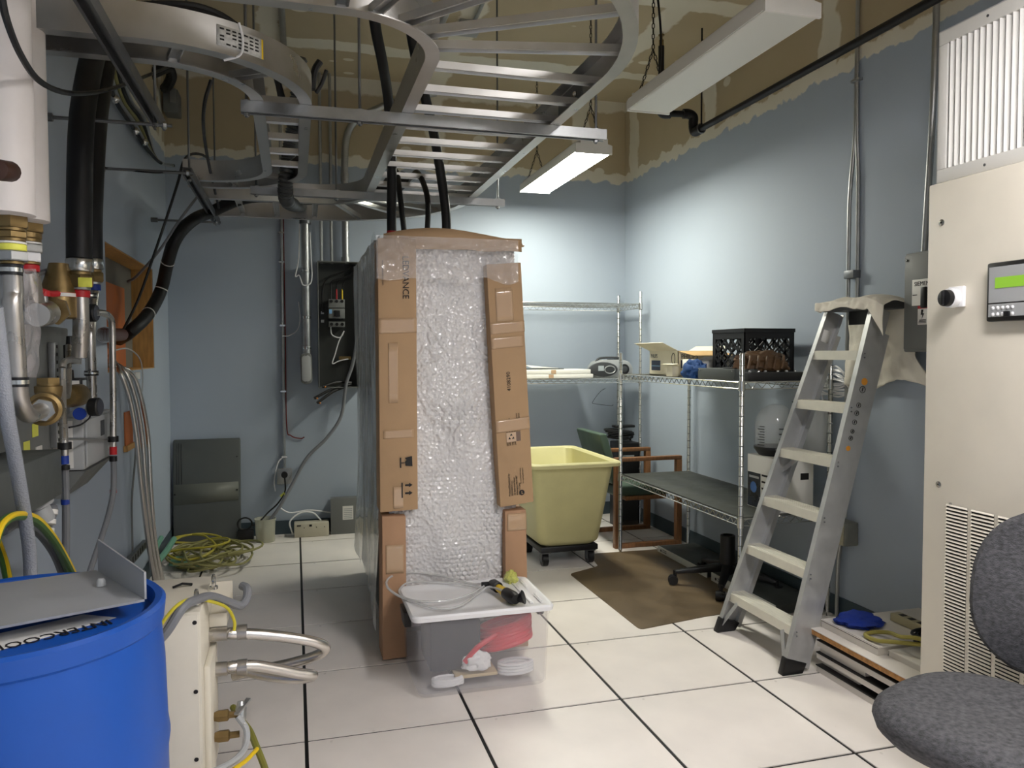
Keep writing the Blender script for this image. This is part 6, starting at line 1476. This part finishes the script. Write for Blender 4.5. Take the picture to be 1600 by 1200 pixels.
# paper label with the printed name, seen upside down
lz = .8455
c1 = at(185, 968, Z=lz); c2 = at(0, 1024, Z=lz); c3 = at(-130, 1060, Z=lz)
dr = (at(20,1000,Z=lz)-at(170,965,Z=lz)).normalized(); dn = V((dr.y, -dr.x, 0)); dn = dn if dn.y > 0 else -dn
o_ = at(182, 972, Z=lz)
pl_ = [o_-dr*.01+dn*.03, o_+dr*.28-dn*.012, o_+dr*.34-dn*.012, o_+dr*.34+dn*.10, o_+dr*.03+dn*.10]
MB().prism([(p.x, p.y) for p in pl_], lambda u, v, q: V((u, v, q)), lz-.0008, lz).build('paper_label', white, t, smooth=False)
lettering('INTERCOOL NFE', .046, o_+dr*.006+dn*.026+V((0,0,.0008)), dr, -dn, ink, t, squash=.80)
bk0 = [at(0,915,Z=.8775), at(150,894,Z=.8775), at(226,940,Z=.8775), at(0,983,Z=.8775)]
sheet = mat('grey_sheet_metal', rgb(168,170,172), .42, .3, var=.05)
t = thing('sheet_metal_bracket', 'bent grey sheet metal bracket lying across the blue barrel', 'bracket', V((-.5, 1.7, .878)))
e0 = (bk0[0]-bk0[1]); e3 = (bk0[3]-bk0[2])
qs = [bk0[1]+e0*1.35, bk0[1], bk0[2], bk0[2]+e3*1.35]
zb_ = .8775
MB().prism([(q.x, q.y) for q in reversed(qs)], lambda u, v, w: V((u, v, w)), zb_, zb_+.005).build('plate', sheet, t, smooth=False)
f0 = V((qs[1].x, qs[1].y, zb_+.005)); f1 = V((qs[2].x, qs[2].y, zb_+.005)); th = (qs[1]-qs[0]).normalized()*.004; hh = .075
f0b = f0.lerp(f1, .05)
MB().hexa([f1, f1+th, f0b+th, f0b], [f1+V((0,0,hh*.75)), f1+th+V((0,0,hh*.75)), f0b+th+V((0,0,hh)), f0b+V((0,0,hh))]).build('flange', sheet, t)
c = at(158,915,Z=zb_+.006); MB().rev(c, (0,0,1), [(0,.010),(.012,.009),(.016,.006)], 12).build('stud', greyl, t)
# ================================================================== cream manifold unit on the floor
UX, UX0, UY0, UY1, UZ = -.252, -.60, 2.19, 2.535, .70
t = thing('manifold_unit', 'cream metal cooling manifold unit with fittings beside the blue barrel', 'equipment unit', V((-.42, 2.36, 0)))
MB().box(UX0, UX, UY0, UY1, .0, UZ).build('case', creamw, t, bevel=.004)
MB().box(UX0+.004, UX-.006, UY0-.004, UY0-.0005, .012, UZ-.006).build('front_cover', creamw, t, bevel=.002)
for px, py in ((304,973),(306,1081),(307,1187)): MB().rev(at(px,py,Y=UY0-.004), (0,-1,0), [(0,.006),(.002,.005)], 12).build('screw', ink, t)
S = lambda px, py: at(px, py, X=UX)
MB().box(UX-.001, UX+.018, UY0+.05, UY1-.10, UZ-.50, UZ-.17).build('side_cover', creamw, t, bevel=.006)
MB().box(UX-.001, UX+.06, UY1-.055, UY1-.045, UZ-.08, UZ-.005).build('mount_tab', creamw, t)
for px, py, r_ in ((327,992,.021), (327,1047,.021)):
    p = S(px, py); MB().rev(p, (1,-.02,0), [(0,r_*.95),(.012,r_),(.05,r_*.95),(.052,r_*.8),(.075,r_*.8),(.078,r_*1.05),(.105,r_*1.05)], 18).build('hose_fitting', steel, t)
for px, py in ((324,1121),(325,1153)):
    p = S(px, py); MB().rev(p, (1,0,0), [(0,.015),(.01,.015),(.012,.011),(.03,.017),(.055,.017),(.06,.010),(.085,.010)], 6).build('brass_fitting', brass, t)
    MB().rev(p-V((.0005,0,0)), (1,0,0), [(0,.03),(.0015,.03)], 20).build('yellow_mark', yellowt, t)
for px, py in ((334,920),(307,945)):
    p = at(px, py, Z=UZ); MB().tube([p+V((.0, .016*math.cos(k*.5236), .022+.018*math.sin(k*.5236))) for k in range(12)], .005, 8, closed=True).build('lifting_eye', chrome, t)
    MB().cyl(p, p+V((0,0,.008)), .012, n=12).build('eye_base', chrome, t)
vl = S(324,1121)+V((.090,0,-.018)); MB().rev(vl, (0,.3,1), [(0,.014),(.03,.016),(.05,.010)], 12).build('drain_valve', galv, t)
MB().bar(vl+V((-.01,-.03,.03)), vl+V((.02,.03,.045)), .014, .006).build('valve_handle', galv, t)
MB().hexa([vl+V((.0,-.02,-.09)), vl+V((.004,-.02,-.09)), vl+V((.004,.06,-.09)), vl+V((.0,.06,-.09))], [vl+V((.01,-.03,.0)), vl+V((.014,-.03,.0)), vl+V((.014,-.02,.0)), vl+V((.01,-.02,.0))]).build('tag_plate', white, t)
MB().tube([at(270,918,Z=UZ+.003), at(285,912,Z=UZ+.012), at(300,913,Z=UZ+.004)], .004, 6).build('cable_tie', blackp, t)
MB().box(UX-.0005, UX+.05, UY1-.14, UY1-.06, UZ-.115, UZ-.075).build('terminal_block', creamw, t, bevel=.003)
# braided hoses arching out
for py, lb, pth in ((992, 'braided steel hose looping out of the manifold unit, upper', [(360,990),(400,991),(450,996),(490,1003),(507,1010),(505,1018),(485,1028),(440,1040),(390,1050),(365,1056)]),
                    (1047, 'braided steel hose looping out of the manifold unit, lower', [(360,1042),(395,1040),(430,1045),(465,1052),(489,1055),(470,1060),(430,1058),(390,1050),(360,1040)])):
    base = S(327, py); pts = [base+V((.07,0,0))]
    n = len(pth)
    for i, (px, yy) in enumerate(pth):
        k = i/(n-1); pts.append(at(px, yy, Y=base.y-.01-.0*k+.16*k))
    MB().tube(crom(pts, 8), .0165, 14).build('braided_hose', braid, label=lb, cat='hose', group='braided hoses of the manifold unit')
# grey cable with yellow wire over the unit
MB().tube(crom([at(240,1010,Y=2.12), at(262,985,Y=2.12), at(285,950,Y=2.14), at(305,938,Y=2.2), at(330,932,Y=2.3), at(355,940,Y=2.36), at(375,946,Y=2.4), at(385,935,Y=2.42), at(386,920,Y=2.44), at(378,915,Y=2.46)], 7), .0125, 10).build('grey_cable', hoseg, label='grey cable bending over the top of the cream manifold unit', cat='cable')
MB().tube(crom([at(238,1000,Y=2.11), at(256,970,Y=2.11), at(278,945,Y=2.13), at(300,936,Y=2.19), at(330,940,Y=2.28), at(355,950,Y=2.34), at(366,970,Y=2.36), at(366,985,Y=2.36)], 7), .0045, 8).build('yellow_wire', mat('yellow_green_wire', rgb(196,184,50), .5), label='thin yellow wire beside the grey cable over the manifold unit', cat='wire')
MB().tube(crom([at(372,1120,Y=2.3), at(385,1140,Y=2.28), at(384,1165,Y=2.25), at(370,1185,Y=2.2), at(345,1200,Y=2.16), at(310,1215,Y=2.12)], 7), .009, 8).build('grey_cable', greyl, label='pale grey cable looping low in front of the manifold unit', cat='cable')
MB().tube(crom([at(364,1105,Y=2.46), at(374,1122,Y=2.4), at(390,1142,Y=2.36), at(400,1165,Y=2.3), at(412,1195,Y=2.25), at(418,1215,Y=2.22)], 7), .010, 8).build('earth_cable', mat('olive_earth_cable', rgb(120,118,50), .5), label='olive earth cable trailing to the floor by the manifold unit', cat='cable')
MB().tube(crom([at(402,1170,Y=2.28), at(385,1188,Y=2.22), at(365,1202,Y=2.16)], 5), .006, 8).build('earth_cable', yellow, label='short yellow green wire joined to the olive cable by the manifold unit', cat='cable')
